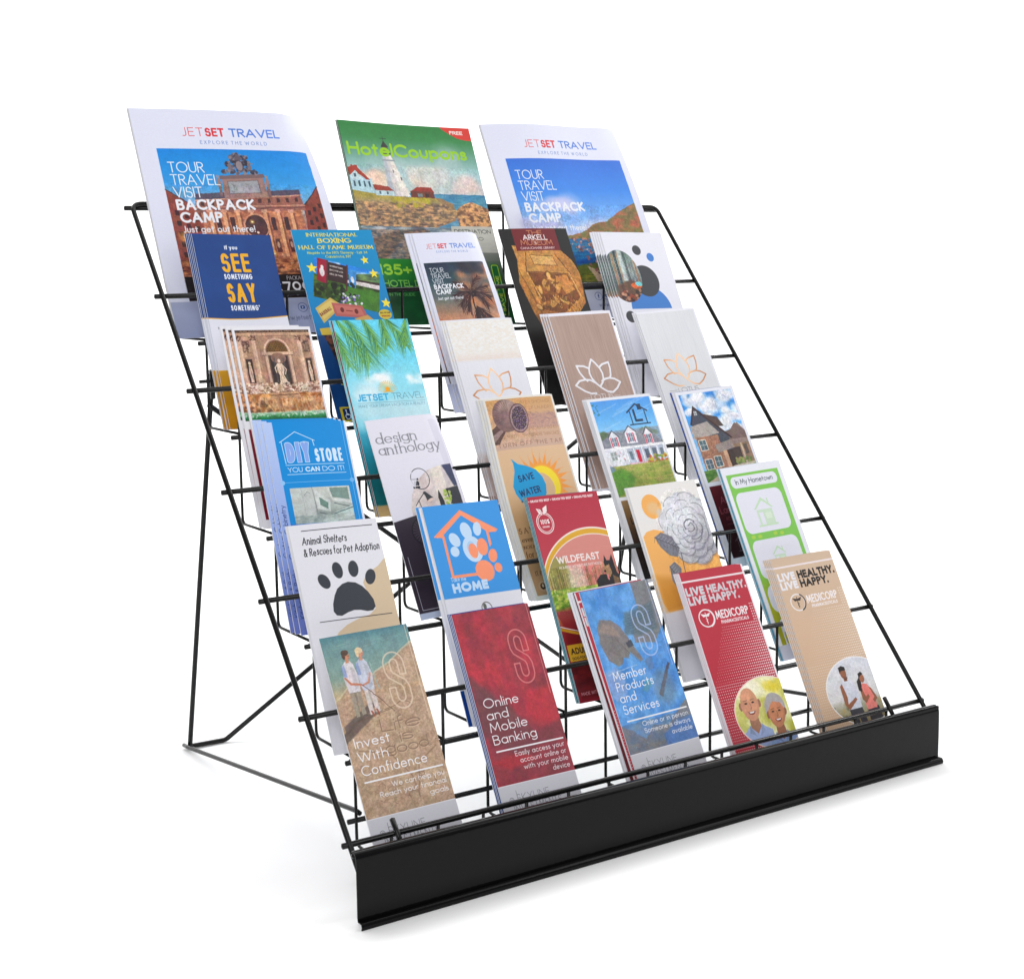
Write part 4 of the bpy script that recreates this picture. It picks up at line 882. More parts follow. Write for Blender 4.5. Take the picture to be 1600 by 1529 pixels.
def design():
    p = Print(93, 216, (228, 226, 238)); p.poly([(75, 6), (89, 6), (89, 57), (80, 57)], (217, 214, 230)); p.poly([(80, 57), (89, 57), (88, 66), (82, 66)], (222, 219, 234))
    p.text('design', 5.6, 27.4, 12, (138, 138, 148), 1.6, x1=55, serif=True, thin=.4); p.text('anthology', 5.6, 39.9, 12, (138, 138, 148), 1.6, x1=81.5, serif=True, thin=.4)
    p.clip = p.pmask([(88.6, 57), (70, 58.5), (55, 62), (40, 72), (30, 86), (25, 100), (24, 112), (30, 216), (88.6, 216)], .4)
    p.rect(20, 55, 90, 216, (214, 204, 204)); p.tex(20, 55, 90, 112, (226, 214, 210), (200, 190, 194), 2, 5, 3, a=.8); p.rect(44, 58, 52, 112, (206, 190, 190), .8, soft=1); p.poly([(60, 56), (74, 56), (74, 100), (60, 96)], (232, 222, 214)); p.poly([(74, 55), (90, 55), (90, 82), (84, 82)], (60, 66, 96), soft=1.5); p.poly([(72, 84), (90, 82), (90, 104), (74, 102)], (52, 54, 64))
    p.speck(68, 86, 76, 104, [(150, 186, 60), (120, 150, 60), (196, 210, 130)], 30, .8, 2, 5, .8); p.poly([(60, 92), (63, 84), (66, 96), (66, 104), (61, 104)], (44, 48, 54)); p.rect(20, 112, 92, 216, (56, 48, 62)); p.photo(20, 55, 92, 140, .5, 18, .6); p.clip = None
    p.ell(44.8, 70, 11, 11.4, (44, 44, 56), ring=.8); p.text('is!', 42, 80, 9, (34, 36, 48), 2.1, ang=-88, x1=53); p.poly([(45, 60), (36, 62), (33, 72), (36, 80)], (228, 226, 238), .85, soft=.4)
    p.line([(31, 98), (36, 93), (44, 86)], .8, (44, 46, 54)); p.line([(36, 93), (38, 112)], .8, (44, 46, 54)); p.poly([(43, 85), (46, 84), (54, 92), (46, 95), (45, 89)], (52, 58, 64)); p.ell(50, 94, 4, 1.4, (232, 206, 196), ang=-20); p.rect(34, 110.6, 44, 112.4, (44, 46, 54)); p.rect(40, 112, 70, 115, (120, 70, 56))
    p.poly([(0, 112), (28, 108), (34, 118), (93, 112), (93, 209.5), (0, 209.5)], (50, 42, 56)); p.ell(31, 126, 13, 14, (30, 26, 36), ring=1.2)
    for i in range(24): a = i*math.pi/12; p.line([(31, 126), (31+12*math.cos(a), 126+13*math.sin(a))], .25, (150, 140, 150), .7)
    p.line([[(4.8, 150), (4.8, 206.5), (60, 206.5)]], .5, (206, 204, 220)); p.text('THE MAGAZINE', 30, 197, 2.6, (150, 146, 166), .3)
    p.rect(0, 209.5, 93, 216, (184, 196, 222))
    return p

def save_water():
    p = Print(93, 216, (228, 224, 216)); x0, y0, x1, y1 = 2.6, 2, 90.4, 211
    p.clip = p.rmask(x0, y0, x1, y1)
    p.grad(x0, y0, x1, y1, [(y0, (206, 158, 104)), (24, (204, 164, 130)), (56, (204, 170, 152)), (57, (222, 186, 150)), (100, (222, 184, 144)), (130, (200, 156, 112)), (211, (186, 144, 106))])  # tan print; the darker foot is partly painted shade from nearby leaflets
    tc = (166, 120, 84)
    for t, y, a_, e_ in (('TAKE A SHORTER SHOWER', 9, 8, 87), ('DO FULL LOADS OF LAUNDRY', 15.5, 10, 88), ('WASH A LOAD OF DISHES', 38, 34, 87), ('ONE TOILET FLUSH USES MORE THAN ONCE', 45, 10, 88)): p.text(t, a_, y, 3.6, tc, .4, .75, x1=e_)
    p.text('TURN OFF THE TAP', 6, 54, 4.6, (144, 106, 96), .55, x1=89, sp=2.2)
    p.tex(36, 20, 90, 36, (196, 150, 140), (150, 116, 128), 14, 30, 8, a=.5)
    for i in range(70): g = _rng(i); x, y = 44+44*g.rand(), 18+14*g.rand(); p.line([(x, y), (x+3, y+1)], .4, (120, 84, 110), .4)
    p.poly([(x0, 34), (14, 26), (20, 36), (8, 50), (x0, 50)], (96, 74, 72)); p.poly([(x0, 40), (14, 34), (16, 37), (x0, 48)], (166, 144, 140), .8, soft=.6); p.ell(24, 20, 17, 18, (132, 104, 100), ang=20); p.ell(27, 17, 13, 15, (176, 150, 144), .8, ang=20, soft=3); p.ell(22, 24, 13, 10, (118, 90, 92), .6, ang=20, soft=3)
    for i in range(12): a = math.radians(150+12*i); p.line([(26+6*math.cos(a), 20+6*math.sin(a)), (24+16*math.cos(a), 20+17*math.sin(a))], .5, (96, 72, 74), .7)
    p.ell(39, 24, 12.4, 16.4, (104, 80, 84), ang=14); p.ell(39.4, 24, 11, 15, (164, 138, 138), ang=14); p.ell(39.6, 24, 9.4, 13.2, (84, 64, 76), ang=14)
    for r_ in range(1, 6):
        for i in range(4+r_*5):
            a = 2*math.pi*i/(4+r_*5)+r_; p.ell(39.6+1.75*r_*math.cos(a), 24+2.5*r_*math.sin(a), .42, .5, [(150, 126, 190), (196, 176, 170), (60, 46, 60)][(i+r_) % 3])
    p.photo(x0, y0, 58, 52, .7, 19, .5)
    for i in range(17):
        a = math.radians(-168+13.5*i); r0, r1 = 22, 31+5*(i % 2); w_ = .13
        p.poly([(50+r0*math.cos(a-w_), 98+r0*math.sin(a-w_)), (50+r1*math.cos(a+.04), 98+r1*math.sin(a+.04)), (50+r0*math.cos(a+w_), 98+r0*math.sin(a+w_))], (244, 156, 66)); p.line([(50+r1*.97*math.cos(a+.03), 98+r1*.97*math.sin(a+.03)), (50+(r1+4)*math.cos(a+.08), 98+(r1+4)*math.sin(a+.08))], .35, (240, 150, 70))
    p.ell(50, 98, 22.4, 22.4, (246, 168, 60)); p.ell(50, 98, 20.4, 20.4, (250, 222, 48)); p.ell(46, 101, 16.4, 16.4, (222, 184, 144))
    drop = [(17, 66.5), (24, 73), (34, 76), (44, 81), (50, 89), (52, 98), (50, 107), (44, 115), (35, 119), (25, 118), (17, 112), (13, 104), (12, 96), (15, 88), (18, 80), (18.5, 72)]
    p.poly(drop, (18, 158, 218), soft=.3); p.text('SAVE', 20.5, 92.5, 7.2, (22, 36, 88), 1.1, x1=40, ang=-6); p.text('WATER', 17.6, 108, 7.2, (22, 36, 88), 1.1, x1=44, ang=-6); p.text('energy & money', 17, 114, 3, (22, 36, 88), .4, x1=42)
    bt = (74, 48, 30)
    p.text('SAVINGS', 4.5, 146, 6, bt, .7, serif=True, thin=.5, sp=2.4); p.text('even greater', 4.5, 155, 5.2, bt, .65, serif=True, thin=.5, slant=.2); p.text('INCREASES', 4.5, 162, 3.4, bt, .4, serif=True, thin=.6); p.text('for you', 4.5, 171.5, 6.6, bt, .8, serif=True, thin=.5); p.text('AT HOME', 4.5, 178, 3, bt, .4)
    p.text('IT PAYS', 8.6, 190.5, 4.6, bt, .6, serif=True, thin=.5); p.ell(13, 202, 4.8, 4.8, (206, 180, 150), .8, ring=.7); p.ell(13, 202, 3.2, 3.2, (60, 44, 36)); p.ell(13, 201.4, 1.4, 1.8, (206, 180, 150)); p.clip = None
    return p

def house_white():
    p = Print(93, 216, (231, 231, 237)); x0, y0, x1, y1 = 4.4, 3, 90.4, 117
    p.clip = p.rmask(x0, y0, x1, y1)
    p.grad(x0, y0, x1, y1, [(y0, (86, 158, 232)), (24, (104, 178, 238)), (45, (150, 206, 244)), (60, (190, 220, 244))])
    for i in range(9): g = _rng(i+50); x, y = 8+60*g.rand(), 6+28*g.rand(); p.line([(x, y+4), (x+26, y-4)], 1.6, (222, 236, 250), .22)
    p.speck(60, 40, 92, 62, (96, 120, 80), 30, 2, 4, 3, .8); p.poly([(x0, 42), (10, 40), (26, 42), (60, 42), (82, 48), (90, 62), (x0, 60)], (138, 142, 154)); p.tex(x0, 40, 92, 62, (128, 132, 146), (156, 158, 166), 20, 24, 4, a=.6)
    p.poly([(x0, 40), (12, 39), (18, 44), (x0, 50)], (84, 110, 70), .8, soft=1.5)
    for cx, w_, t in ((22, 8.6, 38), (47, 10, 34.5), (71.5, 8, 38.5)):
        p.poly([(cx-w_, t+9.5), (cx, t), (cx+w_, t+9.5), (cx+w_-2, t+9.5), (cx, t+2), (cx-w_+2, t+9.5)], (92, 92, 104)); p.poly([(cx-w_+2, t+9.5), (cx, t+2), (cx+w_-2, t+9.5), (cx+w_-2.4, t+22), (cx-w_+2.4, t+22)], (232, 232, 240)); p.rect(cx-3.2, t+10, cx+2.8, t+20, (120, 134, 150)); p.line([(cx-.2, t+10), (cx-.2, t+20)], .5, (236, 238, 244)); p.line([(cx-3.2, t+15), (cx+2.8, t+15)], .5, (236, 238, 244)); p.rect(cx-5.4, t+9.5, cx-3.6, t+21, (206, 84, 104)); p.rect(cx+3.2, t+9.5, cx+5, t+21, (206, 84, 104))
    p.rect(x0, 59.5, 92, 62.5, (240, 240, 246)); p.rect(x0, 62.5, 92, 81, (188, 196, 212)); p.rect(x0, 62.5, 33, 82, (226, 228, 236)); p.speck(16, 64, 34, 76, [(206, 140, 150), (120, 140, 110)], 24, .4, 1, 9, .7); p.rect(11, 65, 19, 74, (150, 160, 160)); p.line([[(15, 65), (15, 74)], [(11, 69.5), (19, 69.5)]], .6, (236, 238, 244))
    for x in (34, 45, 57, 68, 79, 89): p.rect(x-.8, 62.5, x+.8, 82, (240, 240, 246))
    p.rect(47.6, 65, 52.6, 81, (196, 30, 60)); p.rect(37.5, 66, 42, 76, (110, 126, 140)); p.rect(60, 65, 66, 76, (90, 100, 116)); p.rect(71, 65, 77, 76, (100, 112, 126)); p.rect(82, 66, 87, 76, (110, 120, 134)); p.rect(33, 79.5, 92, 82.6, (226, 190, 200)); p.speck(60, 74, 92, 82, [(196, 186, 60), (110, 140, 50), (196, 90, 60)], 44, 1, 2.4, 13, .85)
    p.grad(x0, 81.5, x1, y1, [(81.5, (176, 178, 96)), (92, (160, 164, 84)), (y1, (150, 150, 70))]); p.tex(x0, 81.5, x1, y1, (110, 150, 56), (190, 176, 104), 26, 8, 6, a=.5); p.poly([(x0, 86), (18, 84), (30, 90), (36, 98), (26, 108), (x0, 117)], (76, 138, 46), .8, soft=4); p.poly([(x0, 80), (10, 82), (12, 86), (x0, 88)], (120, 150, 190), .8, soft=1)
    p.speck(4, 6, 13, 20, (46, 110, 96), 26, .3, 1, 19, .7); p.photo(x0, y0, x1, 42, .25, 20, .8); p.photo(x0, 42, x1, 82, .8, 21, .35); p.photo(x0, 80, x1, y1, .9, 22, 1.2); p.clip = None
    house_icon(p, 51.5, 10.6, 29.5, 24.4, (38, 62, 92), lw=1.5); p.rect(68, 10.8, 74, 18, (38, 62, 92)); p.line([(61.4, 18), (61.4, 30.6), (70, 30.6)], 3.0, (38, 62, 92), cap='sq')
    p.grad(5, 121, 90, 212, [(121, (150, 118, 76)), (140, (120, 88, 54)), (170, (54, 36, 28)), (212, (18, 12, 12))])  # brown printed panel; its fall to near black includes shade painted into the colour
    p.text('A', 13, 140, 7, (24, 18, 16), .9); p.text('Lakes', 10.6, 149, 8, (24, 18, 16), 1.0); p.text('401 S', 12.6, 158, 5, (24, 18, 16), .6); p.line([(12, 161), (30, 161)], .5, (24, 18, 16))
    return p

def house_dark():
    p = Print(93, 216, (229, 230, 240)); x0, y0, x1, y1 = 4.4, 4, 88.5, 113
    p.clip = p.rmask(x0, y0, x1, y1)
    p.grad(x0, y0, x1, y1, [(y0, (54, 130, 206)), (40, (72, 158, 232)), (70, (140, 190, 236))])
    for x, y, r, s_ in ((24, 12, 15, 1), (50, 20, 15, 2), (14, 26, 8, 3), (74, 10, 12, 4), (78, 34, 14, 5), (60, 46, 14, 6), (38, 34, 8, 7), (82, 52, 10, 8)): cloud(p, x, y, r, (240, 240, 246), .8, s_, 22, .6); cloud(p, x+2, y+r*.3, r*.7, (196, 204, 222), .4, s_+9, 8, .4)
    p.poly([(54, 62), (80, 46), (92, 62), (92, 100), (54, 100)], (136, 116, 116)); p.poly([(52, 56), (66, 54), (76, 46), (84, 54), (92, 62), (92, 66), (54, 68)], (116, 96, 92)); p.rect(54, 72, 92, 96, (150, 120, 98)); p.rect(52, 66, 92, 72, (146, 126, 122)); p.rect(60, 76, 72, 90, (70, 58, 56)); p.rect(78, 74, 84, 86, (92, 80, 76)); p.rect(56, 72, 58.6, 96, (196, 176, 156)); p.rect(74, 72, 76.6, 96, (196, 176, 156))
    p.poly([(9, 40), (20, 20), (60, 62), (60, 104), (9, 104)], (70, 74, 88)); p.poly([(7, 42), (20, 18.6), (66, 64), (62, 64), (20, 23), (10, 42)], (62, 44, 46)); p.poly([(30, 30), (52, 36), (58, 48), (50, 48)], (84, 66, 66)); p.rect(18.5, 26, 23, 31, (190, 190, 190)); p.line([[(20.7, 26), (20.7, 31)], [(18.5, 28.5), (23, 28.5)]], .5, (90, 92, 100))
    p.poly([(6, 44), (34, 40), (48, 56), (6, 60)], (172, 162, 158));
    p.rect(9, 58, 44, 106, (168, 122, 98)); p.tex(9, 58, 44, 106, (186, 140, 112), (140, 96, 78), 40, 20, 7, a=.7)
    for k in range(22): p.line([(9, 60+2.2*k), (44, 60+2.2*k)], .25, (120, 88, 76), .5)
    for wx, wy in ((17, 62), (17, 86), (32, 84)): p.rect(wx-6, wy-1, wx+6, wy+13, (226, 216, 202)); p.rect(wx-5, wy, wx+5, wy+12, (84, 108, 120)); p.line([[(wx, wy), (wx, wy+12)], [(wx-5, wy+6), (wx+5, wy+6)]], .5, (210, 206, 200))
    p.poly([(34, 70), (60, 66), (64, 76), (36, 80)], (150, 138, 134)); p.rect(44, 78, 50, 104, (196, 160, 132)); p.rect(50, 78, 60, 102, (64, 50, 46)); p.speck(60, 90, 92, 100, [(96, 126, 66), (150, 160, 90)], 26, 1, 2.6, 8, .8)
    p.tex(x0, 99, x1, y1, (60, 112, 40), (112, 148, 70), 10, 16, 9); p.poly([(6, 113), (44, 100), (60, 102), (50, 113)], (196, 176, 156), soft=.8); p.poly([(44, 100), (54, 98), (88, 96), (88, 99), (60, 102)], (206, 190, 172), soft=.8); p.poly([(20, 113), (40, 113), (80, 104), (86, 113)], (28, 84, 26), .9, soft=1); p.photo(x0, y0, x1, y1, .85, 23, .5); p.clip = None
    house_icon(p, 53, 7, 29, 26, (60, 96, 140), .22, 1.0); p.rect(64, 16, 74, 31, (236, 240, 246), .35)
    p.grad(4, 118, 89, 205, [(118, (92, 6, 24)), (150, (70, 0, 14)), (205, (34, 0, 8))])
    p.text('Anna', 13.6, 140.4, 9, (150, 70, 84), .9); p.text('Lane', 8.4, 152, 9, (150, 70, 84), .9); p.text('401 S', 13, 161, 5, (140, 62, 76), .5); p.line([(13, 165), (40, 165)], .4, (140, 62, 76)); house_icon(p, 16, 178, 24, 20, (120, 100, 112), .8, .9)
    return p

def shelters():
    p = Print(93, 216, (226, 225, 233)); bg = (212, 190, 160); dk = (58, 62, 70)
    p.poly([(93, 40), (90, 42), (84, 47), (76, 51), (68, 56), (64, 62), (66, 72), (71, 80), (71, 88), (64, 93), (50, 96), (38, 100), (28, 106), (22, 114), (22, 216), (93, 216)], bg, soft=.3)
    p.line([(12.6, 6.2), (87, 6.2)], .75, (46, 48, 54)); p.line([(11.9, 94.4), (87, 94.4)], .7, (46, 48, 54))
    p.text('Animal Shelters', 10.6, 20, 7.6, (30, 32, 38), .85, x1=57, jit=.16, slant=.1, sp=.55); p.text('& Rescues for Pet Adoption', 10, 31, 7.6, (30, 32, 38), .85, x1=89.5, jit=.16, slant=.1, sp=.5)
    p.ell(24.6, 56.6, 5.4, 7.6, dk, ang=-28); p.ell(40.4, 47.4, 5.2, 8, dk, ang=-6); p.ell(57, 47.6, 5.3, 8, dk, ang=8); p.ell(73, 57, 5.3, 7.8, dk, ang=26)
    p.poly([(48.5, 59.5), (56, 61), (62, 65), (67, 71), (71, 79), (71.5, 86), (68, 89.4), (62, 89.6), (55, 87.6), (48.5, 87), (42, 88.4), (35, 91), (30, 90), (27.6, 86), (28.6, 79), (32, 71), (36, 65), (42, 61)], dk, soft=.35)
    return p

def take_home():
    p = Print(93, 216, (226, 226, 234)); p.rect(0, 0, 93, 93, (58, 150, 226)); og = (250, 150, 112); lb = (196, 220, 246)
    p.line([(16.6, 33), (16.6, 72.4), (52, 72.4)], 3, og, cap='sq'); p.poly([(50, 70.9), (60, 70.4), (54, 73.9), (50, 73.9)], og)
    p.poly([(5, 31.2), (43.6, 6.4), (84, 30), (81, 32.2), (72, 32.2), (72, 44), (69, 47), (69, 30.4), (43.6, 12), (17.6, 29.6), (18, 33)], og); p.poly([(43.6, 12), (69, 30.4), (17.6, 29.6)], (58, 150, 226))
    p.line([(9.6, 31), (43.6, 9), (80, 31)], 3, og)
    for q in ((29, 36, 5.8, 7.6, -30), (45, 28, 6.4, 8.8, -12), (59, 27.4, 4.9, 7.2, 14), (26, 47.6, 5.2, 5.2, -40)): p.ell(*q[:4], lb, ang=q[4])
    p.ell(48, 47, 11.6, 13.4, lb, ang=-10); p.ell(46.5, 46, 5, 7, (58, 150, 226), .25); p.ell(48, 49, 5.4, 7.6, og, ang=-6); p.ell(60, 46, 6.6, 8.8, og, ang=8); p.ell(70, 56, 5.2, 7, og, ang=24); p.ell(73, 68.6, 4.6, 4.8, og)
    p.ell(56, 70, 11.2, 10.6, og, ang=20); p.poly([(45, 66), (52, 60), (62, 62), (67, 70), (64, 79), (52, 78), (46, 73)], og, soft=.6)
    p.text('Take me', 13, 77.2, 4.4, lb, .55, x1=31, jit=.1); p.text('HOME', 12.6, 88.2, 9.6, lb, 2.9, x1=55.6, sp=.9, jit=.06)
    p.ell(47, 107, 6, 6, (120, 116, 110), ring=1.1); p.ell(45, 105, 2, 3, (90, 96, 84)); p.poly([(0, 182), (93, 176), (93, 216), (0, 216)], (0, 60, 142)); p.rect(0, 110, 93, 180, (210, 210, 224), .25, soft=14)
    return p

def wildfeast():
    p = Print(93, 216, (184, 48, 68)); p.grad(0, 0, 93, 70, [(0, (180, 44, 66)), (70, (190, 62, 78))])
    p.ell(66, 104, 74, 66, (240, 226, 216)); p.ell(66, 104.8, 73, 65, (222, 168, 48)); p.ell(66, 106.6, 70, 61.4, (240, 226, 216)); p.ell(66, 107.2, 69.4, 61, (214, 138, 128))
    p.clip = p.emask(66, 107.2, 69.4, 61)
    p.grad(0, 60, 93, 170, [(60, (216, 140, 130)), (100, (206, 120, 110)), (130, (160, 70, 66)), (150, (110, 44, 42))])
    p.poly([(0, 66), (12, 66), (26, 68), (34, 96), (30, 112), (18, 122), (0, 120)], (150, 150, 80), .9, soft=3)
    for i in range(70): g = _rng(i+7); x = g.rand()*92; p.line([(x, 76+14*g.rand()), (x+2*(g.rand()-.5), 112)], .5+.9*g.rand(), [(70, 92, 40), (120, 130, 60), (214, 200, 150), (90, 70, 50)][i % 4], .5)
    p.poly([(28, 78), (46, 78), (50, 104), (24, 104)], (248, 238, 220), .65, soft=6); p.tex(0, 100, 93, 122, (96, 150, 44), (190, 206, 90), 10, 24, 9, a=.85); p.speck(4, 100, 92, 122, [(150, 190, 60), (60, 110, 30), (226, 226, 150)], 80, .8, 2.6, 3, .6); p.poly([(0, 122), (30, 118), (93, 112), (93, 170), (0, 170)], (150, 64, 62), .9, soft=6); p.clip = None
    bk = (38, 34, 36)
    p.poly([(60, 116), (61, 96), (68, 90), (78, 90), (84, 84), (93, 92), (93, 122), (60, 122)], bk, soft=.5); p.poly([(77, 92), (76.5, 78), (79, 70), (81, 76), (85, 76), (89, 70), (90, 82), (91, 92)], bk, soft=.3); p.poly([(77, 82), (83, 80), (84, 90), (80, 94), (75, 90), (73.5, 86)], (170, 130, 96), soft=.6); p.ell(75.4, 87, 1.6, 1.2, (20, 18, 20)); p.ell(81.5, 80.6, .7, .6, (20, 16, 16)); p.poly([(76, 90), (79, 90), (78.4, 97), (76.4, 96)], (226, 130, 136), soft=.3); p.poly([(84, 92), (92, 96), (90, 110), (84, 104)], (150, 112, 80), .8, soft=1.5)
    p.clip = p.emask(66, 107.2, 69.4, 61); p.photo(0, 76, 93, 125, 1.1, 24, .6); p.clip = None
    wh = (242, 232, 230)
    p.text('GRASS FED BEEF', 3, 6, 2.7, wh, .62, x1=27.5); p.text('GRASS FED BEEF', 31, 6, 2.7, wh, .62, x1=56.5); p.text('GRASS FED BEEF', 60, 6, 2.7, wh, .62, x1=86); p.ell(29.2, 4.8, .6, .6, wh); p.ell(58.2, 4.8, .6, .6, wh); p.ell(1.4, 4.8, .6, .6, wh)
    p.ell(15, 29, 10.4, 11.2, wh, ring=1.0); p.ell(15, 29, 8.6, 9.4, wh, ring=.7); p.poly([(15, 20), (10, 18.5), (7.6, 12.5), (13, 14)], wh); p.poly([(15.4, 20), (16, 13), (22, 10), (20.6, 17)], wh); p.line([(15, 20), (10, 14)], .4, (184, 48, 68)); p.text('100%', 9.2, 30, 5, wh, .9, x1=20.8, sp=.4); p.text('ORGANIC', 10.4, 34, 2.1, wh, .42, x1=19.6)
    p.text('WILDFEAST', 17, 73.4, 7.8, wh, 1.5, x1=73.5); p.text('NOURISH AS NATURE INTENDED', 17.4, 79, 2.8, wh, .4, x1=73)
    p.clip = p.rmask(0, 120, 93, 216); p.grad(0, 130, 93, 216, [(130, (150, 44, 48)), (150, (116, 14, 22)), (216, (96, 4, 16))], 1, soft=12)
    arcp = [(x, 140+17*(x/93)**1.0*(2-x/93)) for x in range(-2, 96, 4)]; p.line([(x, y-2.6) for x, y in arcp], .9, wh); p.line(arcp, 3, (196, 144, 32)); p.clip = None
    p.rect(1.8, 157, 93, 174, (206, 160, 40)); p.text('ADULT', 5, 167, 6.4, (44, 30, 24), 1.2); p.text('DOG FOOD', 5, 172.6, 3, (44, 30, 24), .5); p.tex(0, 178, 93, 205, (60, 12, 20), (126, 40, 40), 6, 8, 3, a=.6); p.text('MADE WITH LOVE', 4.4, 209, 3.4, (206, 160, 166), .4)
    return p

def rose():
    p = Print(93, 216, (233, 230, 228)); p.ell(24.5, 24, 12.6, 14, (244, 176, 92), soft=.3)
    p.clip = p.rmask(0, 0, 93, 142); p.poly([(2, 56), (8, 51), (18, 49.5), (30, 53), (44, 66), (60, 80), (93, 84), (93, 130), (60, 124), (40, 130), (24, 140), (6, 141), (2, 130)], (245, 180, 100), soft=.8); p.grad(0, 90, 93, 142, [(90, (245, 180, 100)), (141, (206, 140, 50))], .0); p.poly([(2, 100), (40, 108), (93, 112), (93, 128), (50, 126), (20, 141), (2, 141)], (206, 138, 46), .7, soft=9); p.clip = None
    p.rect(0, 141, 93, 216, (216, 216, 226), .9, soft=3)
    g = _rng(11); cx, cy = 66, 54
    base = [(104+10*(i % 2), 0) for i in range(1)]
    p.ell(cx, cy, 27, 31, (188, 190, 198), soft=1); p.poly([(38, 36), (46, 22), (60, 12), (80, 14), (90, 26), (92, 60), (88, 84), (74, 96), (58, 92), (44, 80), (36, 60)], (196, 198, 206), soft=1)
    for ring, (n, R, pr) in enumerate(((9, 27, 15), (8, 21, 13), (7, 15, 11), (6, 9.5, 8.5), (4, 4.5, 6))):
        for i in range(n):
            a = 2*math.pi*i/n+ring*.7; x, y = cx+R*math.cos(a), cy+R*1.12*math.sin(a)
            v = 205+int(22*math.cos(a+2.2)); p.ell(x+1, y+1.2, pr, pr*.82, (104, 106, 120), .62, ang=math.degrees(a)+90, soft=2.2); p.ell(x, y, pr, pr*.8, (v, v, v+7), .96, ang=math.degrees(a)+90, soft=.5); p.ell(x-pr*.15, y-pr*.2, pr*.6, pr*.45, (228, 229, 236), .6, ang=math.degrees(a)+90, soft=4)
            p.line([(x+pr*.85*math.cos(a+t), y+pr*.75*math.sin(a+t)) for t in np.linspace(-.9, .9, 9)], .55, (84, 86, 98), .75)
    for i in range(60): a = 6.28*g.rand(); r0 = 5+22*g.rand(); x, y = cx+r0*math.cos(a), cy+r0*1.1*math.sin(a); p.line([(x, y), (x+3*math.cos(a+.4), y+3*math.sin(a+.4))], .25, (90, 92, 106), .5)
    p.line(arc_pts(67, 51, 8, 7, 150, 330), 1.1, (56, 58, 70), .85); p.line(arc_pts(66, 53, 6, 5, -20, 120), 1.0, (66, 68, 80), .85); p.line(arc_pts(70, 56, 12, 11, 10, 120), .9, (76, 78, 90), .8); p.line([(64, 51), (69, 48), (72, 52)], .9, (60, 62, 74), .8)
    for pts in ([(16, 58), (26, 54), (38, 60), (44, 74), (38, 84), (28, 80), (20, 70)], [(24, 92), (32, 88), (38, 96), (34, 112), (28, 122), (22, 108)]):
        p.poly(pts, (120, 122, 132), soft=.5); x0_, y0_ = pts[0]; x1_, y1_ = pts[3]; p.line([(x0_, y0_), (x1_, y1_)], .5, (50, 52, 62))
        for k in range(8): u = k/8; x, y = x0_+(x1_-x0_)*u, y0_+(y1_-y0_)*u; p.line([(x, y), (x+5, y-3)], .35, (206, 208, 216), .7); p.line([(x, y), (x-2, y+6)], .35, (60, 62, 72), .7)
    p.clip = p.emask(cx-4, cy+4, 40, 52); p.photo(16, 8, 93, 124, .7, 25, .7); p.clip = None
    p.line([(44, 80), (42, 100), (36, 122)], .9, (90, 92, 104)); p.ell(26, 26, 8, 7, (226, 196, 160), .6, soft=4); p.ell(33, 34, 5, 6, (206, 206, 212), .7, soft=3)
    p.text('.', 60, 168, 5, (120, 60, 60), 1.2)
    return p

def hometown():
    p = Print(93, 216, (232, 233, 242)); gr = (128, 198, 84); pl = (228, 228, 240)
    p.rect(5.5, 8.5, 86, 128, gr); p.grad(5.5, 120, 86, 200, [(120, gr), (150, (176, 186, 40)), (200, (170, 168, 30))])
    p.rect(9.4, 11.5, 81, 24.6, pl, r=6); p.text('In My Hometown', 16, 20.6, 6, (40, 60, 66), .68, x1=74)
    p.rect(8.8, 30, 79.5, 77, pl, r=9); p.rect(9.6, 85, 80.5, 128, pl, r=9); p.rect(8.8, 134, 79, 166, pl, r=12); p.rect(12, 172, 80, 216, pl, r=6); p.rect(0, 200, 93, 216, (206, 208, 224)); p.rect(14, 186, 40, 200, (170, 168, 26), r=3)
    ic = (196, 222, 190)
    for cx, cy, s_ in ((45, 55, 1.0), (46, 106, .72)):
        p.poly([(cx-15*s_, cy-4*s_), (cx, cy-17*s_), (cx+15*s_, cy-4*s_), (cx+12*s_, cy-4*s_), (cx, cy-13*s_), (cx-12*s_, cy-4*s_)], ic); p.rect(cx-12*s_, cy-3*s_, cx+12*s_, cy+14*s_, ic, .8); p.rect(cx-9*s_, cy, cx-3*s_, cy+14*s_, pl); p.rect(cx, cy+1*s_, cx+9*s_, cy+8*s_, (216, 232, 212)); p.rect(cx-15*s_, cy+14*s_, cx+15*s_, cy+16*s_, ic); p.ell(cx, cy-7*s_, 2.4*s_, 2.4*s_, pl); p.rect(cx+8*s_, cy-15*s_, cx+10*s_, cy-9*s_, ic)
    for x, y in ((16, 80.6), (26, 81), (50, 80.4), (60, 81.4)): p.ell(x, y, 3, 2, (196, 214, 70), .7, soft=1.5)
    return p

def skyline_footer(p, y=169.5):
    p.rect(0, y, 93, 216, (206, 205, 214)); p.line([(0, y), (93, y)], .8, (232, 230, 238)); p.text('@', 9, y+17, 6, (110, 110, 124), .5); p.text('SKYLINE', 18, y+17, 7.4, (96, 96, 108), .4, x1=56, sp=1.4)
    p.line([(18.6, y+6), (18.6, y+17)], .4, (96, 96, 108)); p.text('INVESTMENTS', 12, y+26.4, 7.2, (90, 90, 102), .42, x1=68, sp=1.4)

